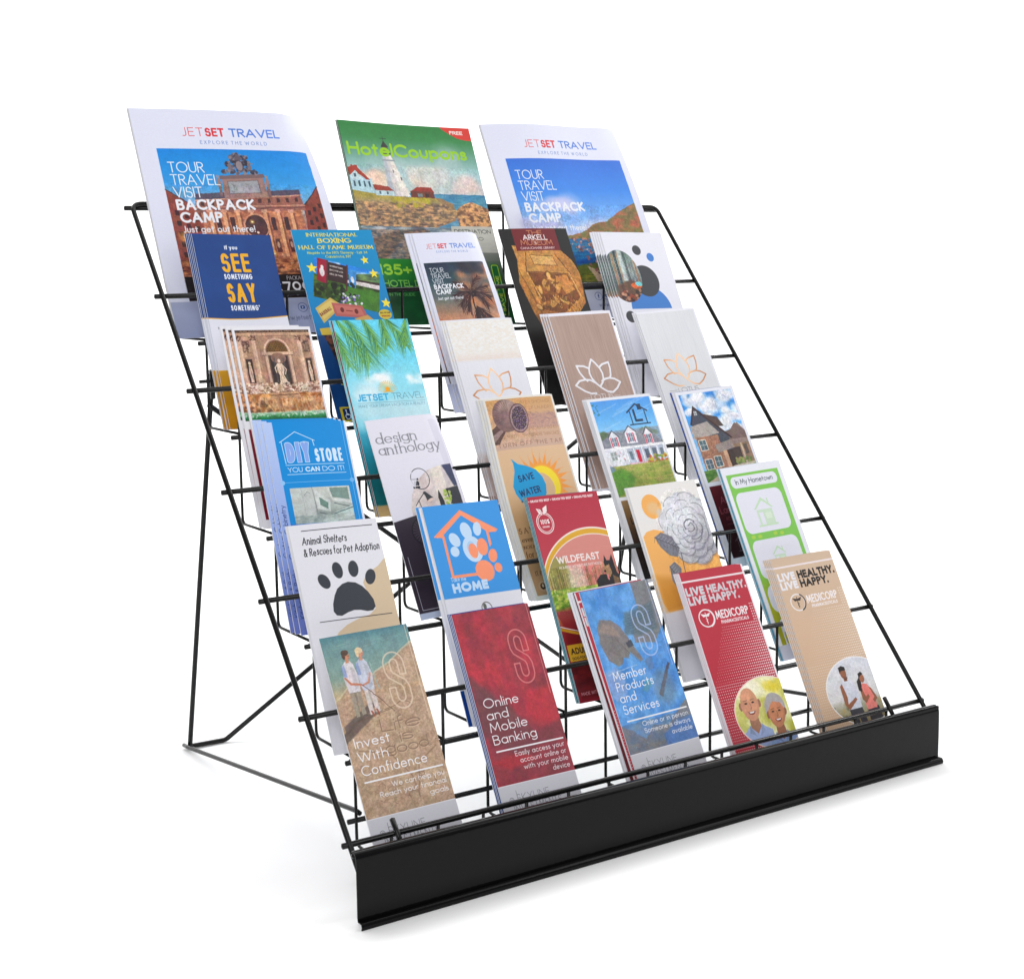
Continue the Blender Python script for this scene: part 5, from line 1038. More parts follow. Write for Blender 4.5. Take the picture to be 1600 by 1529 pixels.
def bank(kind):
    bgc = {0: (150, 120, 92), 1: (176, 52, 64), 2: (82, 142, 206)}[kind]; wh = (238, 236, 240)
    p = Print(93, 216, bgc); p.clip = p.rmask(0, 0, 93, 169.5)
    if kind == 0:
        p.grad(0, 0, 93, 170, [(0, (84, 128, 140)), (8, (112, 146, 150)), (40, (132, 156, 148)), (56, (186, 166, 136)), (100, (190, 156, 124)), (170, (176, 142, 112))])
        sand = [(93, 18), (80, 24), (64, 34), (48, 40), (34, 48), (16, 50), (0, 62), (0, 170), (93, 170)]
        p.poly(sand, (192, 160, 128), soft=3); b, m = p.polymask(sand, 2); h, w_ = m.shape
        n = fbm(h, w_, 40, 22, 4, 5); n2 = fbm(h, w_, 9, 5, 3, 6); n3 = fbm(h, w_, 110, 60, 2, 7); tcol = np.clip(col((180, 154, 132))+(n[..., None]-.5)*.14+(n2[..., None]-.5)*.10+(n3[..., None]-.5)*.16, 0, 1); p.put(b, m, lambda X, Y: tcol, .9)
        for i in range(30): g = _rng(i+80); y = 4+40*g.rand(); x = 80*g.rand()*(1-y/60); p.line([(x, y), (x+14, y-1.5)], .4, (160, 178, 162), .35)
        p.line([(93, 17), (80, 23), (64, 33), (48, 39), (34, 47), (16, 49), (0, 61)], 1.6, (206, 196, 170), .6)
        for i in range(110):
            g = _rng(i+200); x, y = 93*g.rand(), 40+128*g.rand()
            if y < 66-x*.5: continue
            p.line([(x, y), (x+1+2.4*g.rand(), y-.8+1.2*g.rand())], .5, (112, 82, 62), .45)
        for i in range(14): g = _rng(i+400); x, y = 20+66*g.rand(), 128+34*g.rand(); p.line(arc_pts(x, y, 2+3*g.rand(), 1.5+2*g.rand(), 360*g.rand(), 200+400*g.rand()), .6, (104, 76, 60), .45)
        p.poly([(2, 84), (20, 74), (36, 66), (42, 68), (34, 74), (14, 86), (2, 92)], (96, 86, 84), .85, soft=1.5)
        p.poly([(-2, 92), (14, 82), (24, 77), (44, 76), (30, 82), (10, 94), (0, 100)], (100, 88, 84), .85, soft=1.5)
        for (x, hr, sh, pn, sk) in ((21, (92, 74, 66), (214, 208, 212), (156, 146, 132), (196, 138, 112)), (35.5, (226, 204, 168), (196, 200, 214), (210, 200, 196), (206, 150, 126))):
            dk = tuple(int(q*.8) for q in pn); ds = tuple(int(q*.82) for q in sh)
            p.poly([(x-5, 52), (x+5.4, 52), (x+6.4, 76), (x+2.2, 77), (x+.8, 60), (x-.6, 78), (x-4.6, 78)], pn, soft=.5); p.poly([(x-1, 54), (x+1.6, 54), (x+1.2, 62), (x-.4, 74)], dk, .7, soft=.8)
            p.poly([(x-5.6, 29), (x-2, 25.5), (x+3, 25.5), (x+5.6, 29), (x+7.6, 40), (x+6.4, 55), (x-5.4, 55), (x-7.2, 41)], sh, soft=.5); p.poly([(x+2, 30), (x+5.4, 34), (x+5.6, 52), (x+1.6, 53)], ds, .6, soft=1.4); p.poly([(x-6.6, 30), (x-3.4, 28), (x-3, 40), (x-7, 40)], (132, 150, 198), .75, soft=.8)
            p.rect(x-1.2, 22.5, x+2.2, 27, sk, soft=.4); p.ell(x+.9, 20, 3.3, 4.1, sk, ang=8, soft=.3); p.ell(x+.2, 17.2, 3.9, 2.9, hr, soft=.3); p.ell(x-1.9, 20, 1.7, 3.6, hr, soft=.3); p.ell(x+3.2, 20.6, .5, .35, (70, 50, 46)); p.line([(x+2, 22.6), (x+3.6, 22.4)], .35, (140, 80, 76))
        p.line([(15.4, 41), (20, 47), (29, 49)], 2.2, (192, 130, 104)); p.line([(41, 40), (38, 48), (31, 50)], 1.8, (196, 140, 116)); p.line([(30, 49), (42, 62), (56, 79)], .5, (92, 66, 54)); p.line([(38.6, 74), (39.4, 79)], 1.6, (156, 96, 76)); p.line([(33, 75), (34.4, 80)], 1.6, (156, 96, 76)); p.line([(44, 30), (45, 44), (47, 56)], 1.0, (150, 180, 176), .8)
        p.photo(0, 0, 93, 60, .55, 26, .55); p.photo(0, 56, 93, 170, .6, 27, .8)
        for t, x, y, c_, xe in (('Life', 37, 96, 12, 80), ('is', 54, 107.5, 10, 68), ('good.', 36, 116.5, 10.5, 84)): p.text(t, x+.6, y+.8, c_, (222, 198, 170), 1.2, .55, jit=.16, x1=xe); p.text(t, x, y, c_, (122, 96, 80), 1.2, .7, jit=.16, x1=xe)
        p.line([(8, 84), (30, 80), (54, 76)], .6, (112, 84, 66), .8); p.line([(46, 76), (58, 74), (66, 70), (74, 74)], .7, (116, 88, 68), .7); p.line([(10, 108), (40, 116), (56, 140), (58, 160)], 1.3, (120, 90, 68), .45); p.line([(88, 118), (66, 130), (58, 158)], 1.3, (120, 90, 68), .45)
    elif kind == 1:
        p.tex(0, 0, 93, 170, (196, 44, 60), (120, 40, 52), 7, 5, 12, 4, lo=.32, hi=.66); p.tex(0, 0, 93, 170, (206, 60, 74), (150, 46, 58), 22, 12, 13, 4, a=.35)
        p.poly([(0, 60), (10, 70), (40, 100), (60, 130), (40, 150), (0, 120)], (92, 66, 70), .8, soft=6); p.poly([(64, 86), (93, 84), (93, 128), (60, 126), (56, 104)], (206, 44, 58), .8, soft=6); p.poly([(50, 128), (93, 118), (93, 134), (46, 140)], (96, 44, 52), .7, soft=5)
        p.poly([(0, 118), (50, 112), (93, 128), (93, 170), (0, 170)], (118, 52, 62), .6, soft=12); p.poly([(0, 146), (30, 142), (60, 150), (20, 156)], (196, 40, 50), .7, soft=4); p.rect(0, 0, 93, 170, (140, 84, 92), .34); p.photo(0, 0, 93, 170, .6, 28, 1.5)
    else:
        p.grad(0, 0, 93, 170, [(0, (90, 152, 208)), (170, (84, 140, 210))]); p.tex(0, 0, 93, 170, (74, 134, 200), (112, 168, 226), 10, 6, 12, 4)
        gy = (128, 124, 124)
        p.poly([(68, 0), (93, 0), (93, 50), (76, 66), (50, 62), (56, 34), (68, 40)], gy, .92, soft=1); p.poly([(48, 30), (88, 24), (86, 52), (60, 56), (40, 52)], (92, 112, 124), .8, soft=3)
        for i in range(8): p.line([(46+i*.5, 34+i*2.6), (86, 28+i*2.8)], .3, (60, 74, 84), .6)
        p.poly([(8, 40), (14, 32), (28, 34), (38, 44), (46, 62), (54, 80), (50, 82), (40, 70), (36, 76), (30, 74), (26, 80), (20, 82), (10, 74), (6, 56)], (126, 118, 116), .95, soft=1.5); p.poly([(10, 44), (16, 36), (28, 40), (34, 52), (22, 50)], (176, 150, 136), .5, soft=3)
        for i in range(4): p.line([(26+3*i, 50+5*i), (34+4*i, 70+3*i)], .4, (84, 76, 78), .6)
        p.poly([(38, 60), (46, 58), (48, 64), (40, 66)], (66, 70, 84), .9, soft=.6); p.poly([(0, 86), (16, 82), (24, 92), (20, 110), (6, 116), (0, 112)], (140, 166, 210), .8, soft=3); p.line([(4, 88), (44, 84)], 1, (176, 200, 230), .7)
        p.poly([(60, 118), (84, 88), (86, 90), (64, 122)], (78, 76, 92), .95, soft=.4); p.poly([(54, 82), (66, 78), (64, 92), (58, 92)], (96, 122, 160), .7, soft=1); p.poly([(40, 110), (50, 100), (56, 106), (46, 114)], (96, 150, 140), .5, soft=2)
        p.poly([(0, 140), (14, 148), (26, 158), (40, 146), (60, 150), (93, 128), (93, 170), (0, 170)], gy, .9, soft=.8); p.tex(0, 140, 93, 170, (130, 126, 128), (84, 110, 150), 6, 9, 14, a=.5); p.ell(70, 112, 14, 18, (120, 130, 140), .5, soft=8); p.poly([(50, 158), (70, 148), (93, 146), (93, 170), (50, 170)], (70, 120, 196), .7, soft=3)
        for i in range(40): g = _rng(i+31); x, y = 90*g.rand(), 168*g.rand(); p.line([(x, y), (x+6*(g.rand()-.5), y+4*(g.rand()-.5))], .5, [(180, 208, 240), (70, 110, 160)][i % 2], .4)
        p.photo(0, 0, 93, 170, .6, 29, 1.0)
    tint = {0: (226, 206, 184), 1: (224, 132, 132), 2: (178, 196, 238)}[kind]
    s_outline(p, 56, 24, 23, 54.5, 2.4, tint, .75); p.line([(90, 0), (90, 92)], .7, tint, .8); p.clip = None
    x = 8.8 if kind else 7
    L = (('Invest', 105.6, 43.5), ('With', 118.4, 38), ('Confidence', 131.2, 75.5)) if kind == 0 else ((('Online', 95, 50), ('and', 106.6, 34), ('Mobile', 118.4, 53), ('Banking', 130.6, 60)) if kind == 1 else (('Member', 95.4, 53), ('Products', 106.6, 58), ('and', 118.2, 30), ('Services', 130, 56)))
    for t, y, xe in L: p.text(t, x, y, 9.4, wh, .95, x1=xe, style='rd', sp=1.5)
    p.rect(x, 136.2, 90, 137.7, wh)
    for t, y, xs in {0: (('We can help you', 145.6, 33), ('Reach your financial', 153, 19), ('goals', 160.6, 69)), 1: (('Easily access your', 144.6, 29), ('account online or', 151.4, 33), ('with your mobile', 158.2, 35), ('device', 165, 68)), 2: (('Online or in person', 145, 27), ('Someone is always', 152.2, 27), ('available', 159.6, 61))}[kind]: p.text(t, xs, y, 5.0, wh, .56, x1=89, style='rd', sp=.7)
    skyline_footer(p)
    return p

def medicorp(kind):
    red = kind == 0; bgc = (190, 50, 68) if red else (212, 182, 156); wh = (240, 232, 234); dk = wh if red else (40, 36, 36)
    p = Print(93, 216, bgc); p.grad(0, 0, 93, 216, [(0, (186, 48, 66) if red else (208, 182, 158)), (80, (184, 44, 62) if red else (212, 180, 152)), (216, (172, 30, 50) if red else (206, 170, 138))])
    if red: p.rect(90.6, 0, 93, 216, (236, 230, 236)); p.rect(0, 0, 1.2, 216, (226, 216, 224)); p.grad(0, 0, 93, 216, [(0, (186, 48, 66)), (216, (172, 30, 50))], .0)
    p.rect(0, 9, 93, 11, (236, 224, 226)); lite = (206, 208, 214) if red else (232, 230, 236)
    for y in (25.8, 36):
        p.text('LIVE', 2.2, y, 9.3, lite, 2.6, x1=28, sp=.6); p.text('HEALTHY.' if y < 26 else 'HAPPY.', 31.6, y, 9.3, (206, 200, 206) if red else dk, 2.35, x1=89.4 if y < 26 else 75.4, sp=.5)
    p.ell(19.5, 51.5, 10.2, 9.2, wh if red else (236, 230, 232), ring=1.4);
    p.line(arc_pts(19.9, 51.6, 10.6, 9.6, -60, 70), 1.6, wh if red else (64, 56, 54)); p.line([(19.5, 45.6), (19.5, 57.6)], .9, wh if red else (60, 52, 50)); p.poly([(19.5, 47.6), (12.6, 46), (15.6, 50), (19.5, 49.6), (23.4, 50), (26.4, 46)], wh if red else (60, 52, 50)); p.line([(18, 51.6), (21, 53), (18.4, 54.6), (20.6, 56)], .5, wh if red else (60, 52, 50))
    p.text('MEDICORP', 33, 54.6, 9.2, wh, 1.6, x1=81, sp=.6); p.text('PHARMACEUTICALS', 38, 60.2, 3.8, wh, .75, x1=78.4, sp=.3)
    c = wh if red else (238, 230, 222)
    for j in range(60):
        for i in range(32):
            x, y = 2.4+2.86*i, 44+2.86*j
            if y < 63 and x < 82.5: continue
            u = (x/93); v = (y-44)/100
            s_ = .24+.72*min(1, max(0, u*1.15-.45+v*.42)) if y < 122 else .24+.6*min(1, max(0, (u*.6+.3)))
            s_ = min(s_, .92)
            if u*1.2+v*.75 < .62: continue
            p.rect(x-s_, y-s_, x+s_, y+s_, c, .9 if red else .7, r=s_*.5)
    cx, cy, rx, ry = 66, 160, 49, 37
    p.ell(cx, cy, rx+1.4, ry+1.2, (240, 214, 206) if red else (240, 236, 236)); p.clip = p.emask(cx, cy, rx, ry)
    if red:
        p.rect(0, 110, 93, 216, (226, 220, 150)); p.tex(0, 110, 93, 216, (240, 236, 190), (176, 176, 60), 5, 4, 3); cloud(p, 40, 132, 20, (250, 244, 220), .7, 3, 14); cloud(p, 80, 134, 12, (220, 200, 60), .6, 4, 14)
        person_bust(p, 40, 147, 20, (204, 148, 118), (200, 190, 186), (158, 174, 214), bald=True, tilt=5); person_bust(p, 73, 161, 18.5, (186, 124, 90), (172, 166, 168), (138, 160, 204), tilt=14); p.photo(cx-rx, cy-ry, 93, cy+ry, .45, 30, .5)
    else:
        p.grad(0, 110, 93, 216, [(120, (214, 216, 226)), (166, (222, 220, 220)), (176, (170, 166, 140)), (200, (120, 100, 60)), (216, (100, 80, 50))]); p.speck(10, 170, 93, 200, [(110, 104, 70), (150, 136, 90), (180, 160, 110)], 80, 1, 3, 7, .5)
        sk = (150, 96, 68)
        p.poly([(41, 172), (60, 172), (63, 204), (54, 204), (51, 184), (49, 204), (41, 204)], (54, 52, 60), soft=.4); p.poly([(38, 150), (44, 146), (54, 146), (60, 150), (62, 162), (61, 178), (41, 178), (39, 163)], (218, 220, 232), soft=.4); p.poly([(38, 151), (42, 149), (44, 164), (42, 172), (56, 166), (57, 169), (42, 178), (37, 172)], sk, soft=.3); p.ell(49, 138, 4.6, 6, sk, ang=8, soft=.3); p.poly([(44, 138), (44, 131), (49, 129.4), (54, 131.4), (54, 135), (46.4, 135)], (36, 28, 28), soft=.3); p.rect(47, 142, 52, 147, (132, 82, 58)); p.poly([(45.6, 140), (50, 145), (54, 141), (53, 144.6), (49.6, 146.2)], (70, 46, 38), .7, soft=.3)
        p.poly([(68, 180), (86, 180), (88, 206), (66, 206)], (48, 44, 52), soft=.4); p.poly([(67, 156), (72, 153), (79, 155), (83, 162), (85, 170), (83, 182), (68, 182), (67, 170)], (232, 132, 124), soft=.4); p.poly([(66, 157), (69, 156), (71, 168), (76, 166), (77, 169), (69, 175), (65, 170)], sk, soft=.3); p.poly([(80, 158), (83, 160), (88, 172), (82, 176), (80, 173), (84, 170)], sk, soft=.3); p.ell(74, 147.4, 3.9, 5, (162, 104, 76), ang=10, soft=.3); p.poly([(69.6, 148), (70, 142), (75, 140.4), (78, 143), (72, 145)], (34, 26, 26), soft=.3); p.poly([(70, 146), (65, 150), (64, 160), (68, 162), (71, 152)], (40, 28, 26), soft=.6); p.photo(cx-rx, cy-ry, 93, cy+ry, .45, 31, .35)
    p.clip = None
    return p

ART = dict(M1=lambda: magazine_travel(0), M2=hotel_coupons, M3=lambda: magazine_travel(1), SEE=see_say, BOX=boxing, JS=jetset_small, ARK=arkell, CIR=circles,
           TRE=fountain_near, BEA=beach, LW=lotus_white, LB=lotus_brown, LG=lotus_grey, DIY=diy, DES=design, SAV=save_water, HL=house_white, HD=house_dark,
           ANI=shelters, HOM=take_home, WIL=wildfeast, ROS=rose, TOWN=hometown, INV=lambda: bank(0), ONL=lambda: bank(1), MEM=lambda: bank(2), RED=lambda: medicorp(0), TAN=lambda: medicorp(1))
# ------------------------------------------------------------------ print materials
def image_material(name, P):
    img = bpy.data.images.new(name, P.W, P.H, alpha=False, float_buffer=False)
    img.colorspace_settings.name = 'sRGB'
    buf = np.ones((P.H, P.W, 4), np.float32); buf[..., :3] = np.clip(P.a, 0, 1)[::-1]
    img.pixels.foreach_set(buf.ravel()); img.update(); img.pack()
    m, nt, b = principled(name, (.8, .8, .8), .42, spec=.32, coat=0.0)
    uv = nt.nodes.new('ShaderNodeUVMap'); uv.uv_map = 'UVMap'
    t = nt.nodes.new('ShaderNodeTexImage'); t.image = img; t.interpolation = 'Cubic'; t.extension = 'EXTEND'
    nt.links.new(uv.outputs['UV'], t.inputs['Vector'])
    # fine ink and paper grain over the print
    tc = nt.nodes.new('ShaderNodeTexCoord'); n = nt.nodes.new('ShaderNodeTexNoise'); n.inputs['Scale'].default_value = 520; n.inputs['Detail'].default_value = 3
    mr = nt.nodes.new('ShaderNodeMapRange'); mr.inputs['To Min'].default_value = .95; mr.inputs['To Max'].default_value = 1.05
    mx = nt.nodes.new('ShaderNodeMix'); mx.data_type = 'RGBA'; mx.blend_type = 'MULTIPLY'; mx.inputs['Factor'].default_value = 1.0
    nt.links.new(tc.outputs['Object'], n.inputs['Vector']); nt.links.new(n.outputs['Fac'], mr.inputs['Value'])
    nt.links.new(t.outputs['Color'], mx.inputs['A']); nt.links.new(mr.outputs['Result'], mx.inputs['B'])
    nt.links.new(mx.outputs['Result'], b.inputs['Base Color'])
    n2 = nt.nodes.new('ShaderNodeTexNoise'); n2.inputs['Scale'].default_value = 14; n2.inputs['Detail'].default_value = 2
    bp = nt.nodes.new('ShaderNodeBump'); bp.inputs['Strength'].default_value = .25; bp.inputs['Distance'].default_value = .0012
    nt.links.new(tc.outputs['Object'], n2.inputs['Vector']); nt.links.new(n2.outputs['Fac'], bp.inputs['Height']); nt.links.new(bp.outputs['Normal'], b.inputs['Normal'])
    return m

def srgb(c): return tuple(((v/255)/12.92 if v/255 <= .04045 else ((v/255+.055)/1.055)**2.4) for v in c)
_pm = {}
def plain(c, name):
    if c not in _pm:
        m, nt, b = principled(name, srgb(c), .5, spec=.3); noise_bump(nt, b, 500, .08, .0002); _pm[c] = m
    return _pm[c]

MATS = {}
for k_, f_ in ART.items(): MATS[k_] = image_material('print_'+k_.lower(), f_())
EDGE = {'SEE': (196, 204, 224), 'WIL': (60, 140, 150), 'TOWN': (110, 170, 190), 'ONL': (206, 214, 234), 'ARK': (30, 26, 26), 'BEA': (120, 170, 180), 'M2': (70, 110, 76)}

# ------------------------------------------------------------------ leaflets
def sheet(name, w, h, th, front, back, f, nx=8, ny=14, u0=0.0, u1=1.0):
    """a sheet of paper w x h, th thick, bent by f(u, v) -> (dx, dz); local x right, y up, z out of the print"""
    co = []; fa = []; mi = []
    for side in (0, 1):
        for j in range(ny+1):
            for i in range(nx+1):
                u, v = u0+(u1-u0)*i/nx, j/ny; dx, dz = f(u, v)
                co.append((u*w+dx, v*h, dz-(th if side else 0)))
    co = co+co; n1 = (nx+1)*(ny+1); idx = lambda s, i, j: s*n1+j*(nx+1)+i
    idr = lambda s, i, j: (s+2)*n1+j*(nx+1)+i
    for j in range(ny):
        for i in range(nx):
            fa.append((idx(0, i, j), idx(0, i+1, j), idx(0, i+1, j+1), idx(0, i, j+1))); mi.append(0)
            fa.append((idx(1, i, j), idx(1, i, j+1), idx(1, i+1, j+1), idx(1, i+1, j))); mi.append(1)
    for i in range(nx):
        fa.append((idr(0, i, 0), idr(1, i, 0), idr(1, i+1, 0), idr(0, i+1, 0))); mi.append(1)
        fa.append((idr(0, i, ny), idr(0, i+1, ny), idr(1, i+1, ny), idr(1, i, ny))); mi.append(1)
    for j in range(ny):
        fa.append((idr(0, 0, j), idr(0, 0, j+1), idr(1, 0, j+1), idr(1, 0, j))); mi.append(1)
        fa.append((idr(0, nx, j), idr(1, nx, j), idr(1, nx, j+1), idr(0, nx, j+1))); mi.append(1)
    me = bpy.data.meshes.new(name); me.from_pydata(co, [], fa)
    me.materials.append(front); me.materials.append(back); me.polygons.foreach_set('material_index', mi)
    uvl = me.uv_layers.new(name='UVMap'); uvs = np.empty((len(me.loops), 2), np.float32)
    li = np.empty(len(me.loops), np.int32); me.loops.foreach_get('vertex_index', li)
    k = li % n1; uvs[:, 0] = u0+(u1-u0)*(k % (nx+1))/nx; uvs[:, 1] = (k//(nx+1))/ny
    uvl.data.foreach_set('uv', uvs.ravel())
    me.polygons.foreach_set('use_smooth', [m_ == 0 for m_ in mi]); me.update()
    return me

def bend(kind, w, h, seed):
    g = _rng(seed); a = (g.rand()-.5)*.0010; b_ = (g.rand()-.3)*.0014
    if kind == 'M1':
        def f(u, v):
            c = max(0, u-.80)/.20; t = max(0, v-.45)/.55
            return (-c*c*t*t*.011, .0022*math.sin(math.pi*u)*v-c*c*t*t*.012)
    elif kind == 'M3':
        def f(u, v):
            c = max(0, u-.84)/.16; t = max(0, v-.4)/.6; return (-c*c*t*t*.005, .0032*math.sin(2*math.pi*(u-.05))*v*v-c*c*t*t*.006)
    elif kind == 'M2':
        f = lambda u, v: (0, -.002*math.sin(math.pi*u)*v+.0010*v*v*(1-u))
    elif kind in ('JS', 'DES'):
        def f(u, v):
            c = max(0, u-.86)/.14; t = max(0, v-.6)/.4; return (-c*c*t*.002, .0015*math.sin(math.pi*u)-c*c*t*.006)
    elif kind == 'SAV':
        f = lambda u, v: (-.004*math.sin(math.pi*min(1, v*1.1))*(1-u), .0030*math.sin(math.pi*u)*(.4+.6*v))
    else:
        f = lambda u, v: (0, b_*math.sin(math.pi*u)+a*v)
    return f

def leaflet(key, art, M4, w, h_len, t, label, cat, group, kseed, seed, style='fold', name='brochure'):
    root = bpy.data.objects.new(name, None); COL.objects.link(root); root.empty_display_size = .02
    root.matrix_world = M4; root['label'] = label; root['category'] = cat
    if group: root['group'] = group
    front = MATS[art] if isinstance(art, str) else plain(art, 'coloured_cover_stock')
    ek = EDGE.get(key); edge = plain(ek, 'tinted_paper_edge') if ek else mPaper
    f = bend(key, w, h, kseed); g = _rng(seed+5); th = min(.00028, t*.2)
    if style == 'card':
        o = new_obj('cover', sheet('cover', w, h, t*.8, front, edge, f), root)
    elif style == 'booklet':
        new_obj('cover', sheet('cover', w, h, th, front, edge, f, 12, 16), root)
        n = 3
        for i in range(n):
            s_ = -t*(i+1)/(n+1); k_ = 1+.25*i
            fi = (lambda s_, k_: (lambda u, v: (f(u, v)[0]-.0004*k_, f(u, v)[1]+s_-.0003*v*k_)))(s_, k_)
            new_obj('page', sheet('page', w*(1-.002*i), h*(1-.0015*(i % 2)), th, edge if key == 'M2' else mPaper, mPaper, fi, 12, 16), root).location.y = .0004*(i+1)
        fb = lambda u, v: (f(u, v)[0]-.0012, f(u, v)[1]-t*.98-.0008*v)
        new_obj('back_cover', sheet('back_cover', w, h*.998, th, edge if key == 'M2' else mPaper, edge, fb, 12, 16), root).location.y = .0014
    else:
        new_obj('cover', sheet('cover', w, h, th, front, edge, f), root)
        fl = (g.rand()*.0016, g.rand()*.0016)
        for i, nm in enumerate(('inner_panel', 'back_panel')):
            s_ = -(i+1)*t*.29; d = fl[i]
            fi = (lambda s_, d, i: (lambda u, v: (f(u, v)[0]-.0003*i, f(u, v)[1]+s_-min(t*.10, d*.3)*u*v)))(s_, d, i)
            new_obj(nm, sheet(nm, w*(1-.004*i), h*(1-.002*(1-i)), th, edge if nm == 'inner_panel' else mPaper, edge, fi), root)
    return root

# key: tier, x, width, height, turn, copies, thickness, style, offsets of the copies behind (dx, dy mm, cover)
SPEC = {
 'M1': (1, .0168, .2140, .2640, .004, .0018, 'booklet', []),
 'M2': (1, .2648, .1785, .2548, -.026, .0022, 'booklet', []),
 'M3': (1, .4632, .2150, .2620, .018, .0018, 'booklet', []),
 'SEE': (2, .0451, .0887, .2160, -.0266, .0007, 'fold', [(-1.6, -.4, 'SEE'), (-3.1, -.2, 'SEE'), (-4.6, -.8, 'SEE'), (-6.2, -.5, 'SEE')]),
 'BOX': (2, .1616, .0983, .2238, -.0043, .0012, 'card', []),
 'JS': (2, .3096, .0920, .2172, .0165, .0011, 'fold', [(-3.2, -1.5, 'JS'), (-8.0, -4.2, 'JS')]),
 'ARK': (2, .4299, .0984, .2235, .0048, .0018, 'fold', []),
 'CIR': (2, .5757, .0963, .2159, -.0145, .0008, 'fold', [(-3.2, -.6, 'CIR'), (-6.2, -.2, 'CIR'), (-9.4, -1.2, 'CIR'), (-12.6, -1.0, 'CIR')]),
 'TRE': (3, .0521, .0866, .2117, -.0300, .0011, 'fold', [(-6.0, 1.2, 'TRE'), (-11.0, 3.0, 'TRE')]),
 'BEA': (3, .1676, .0902, .2168, -.0147, .0008, 'fold', [(-1.4, -.6, (122, 14, 36)), (-2.8, -.4, 'BEA')]),
 'LW': (3, .3039, .0875, .2121, .0052, .0009, 'fold', [(-2.6, -1.0, 'LW'), (-5.2, -1.6, 'LW')]),
 'LB': (3, .4421, .0898, .2145, .0177, .0009, 'fold', [(-3.0, -.4, 'LB'), (-5.6, -.9, 'LB'), (-8.6, -1.2, 'LB')]),
 'LG': (3, .5704, .0919, .2120, .0400, .0009, 'fold', [(-2.0, -.6, 'LG'), (-3.8, -.6, 'LG')]),
 'DIY': (4, .0481, .0898, .2115, -.0500, .0009, 'fold', [(-4.6, 2.2, 'DIY'), (-9.2, 4.2, 'DIY')]),
 'DES': (4, .1609, .0894, .2101, .0264, .0009, 'fold', []),
 'SAV': (4, .3026, .0907, .2210, .0074, .0016, 'booklet', [(-2.0, -2.6, 'SAV'), (-4.2, -6.2, 'SAV')]),
 'HL': (4, .4384, .0913, .2122, .0206, .0012, 'fold', [(-1.4, -.8, 'HL'), (-2.8, -.4, 'HL')]),
 'HD': (4, .5655, .0900, .2124, .0420, .0011, 'fold', [(-2.6, -.6, 'HD'), (-5.0, -1.2, (40, 70, 150))]),
 'ANI': (5, .0366, .0933, .2154, -.0253, .0010, 'fold', [(-1.6, -.7, 'ANI')]),
 'HOM': (5, .1823, .0889, .2187, -.0140, .0009, 'fold', [(-2.8, -1.6, 'TRE'), (-6.0, -3.4, 'HOM')]),
 'WIL': (5, .3063, .0896, .2153, -.0174, .0008, 'fold', [(-.8, -.4, (40, 130, 146)), (-1.6, -.2, (40, 130, 146)), (-2.3, -.6, (40, 130, 146))]),
 'ROS': (5, .4371, .0960, .2141, .0108, .0011, 'fold', [(-1.7, -.9, 'ROS')]),
 'TOWN': (5, .5724, .0920, .2230, .0280, .0009, 'fold', [(-1.5, -.8, (90, 160, 190)), (-2.8, -1.4, 'TOWN')]),
 'INV': (6, .0298, .0907, .2102, .0080, .0012, 'fold', []),
 'ONL': (6, .1682, .0875, .2106, -.0053, .0008, 'fold', [(-1.0, -.3, (20, 60, 140)), (-2.0, -.5, (20, 60, 140)), (-3.0, -.5, (20, 60, 140))]),
 'MEM': (6, .3178, .0880, .2121, .0240, .0009, 'fold', [(-5.2, -.8, 'RED'), (-6.4, -1.4, (96, 10, 26)), (-8.6, -1.2, (226, 226, 234)), (-11.2, -1.8, (226, 226, 234))]),
 'RED': (6, .4487, .0889, .2143, -.0027, .0008, 'fold', [(-1.3, -.3, 'RED'), (-2.5, -.8, 'RED'), (-3.9, -.5, 'RED')]),
 'TAN': (6, .5782, .0910, .2124, .0048, .0008, 'fold', [(-1.8, -.4, 'TAN'), (-3.6, -.2, 'TAN'), (-5.4, -.8, 'TAN'), (-7.4, -.5, 'TAN')]),
}
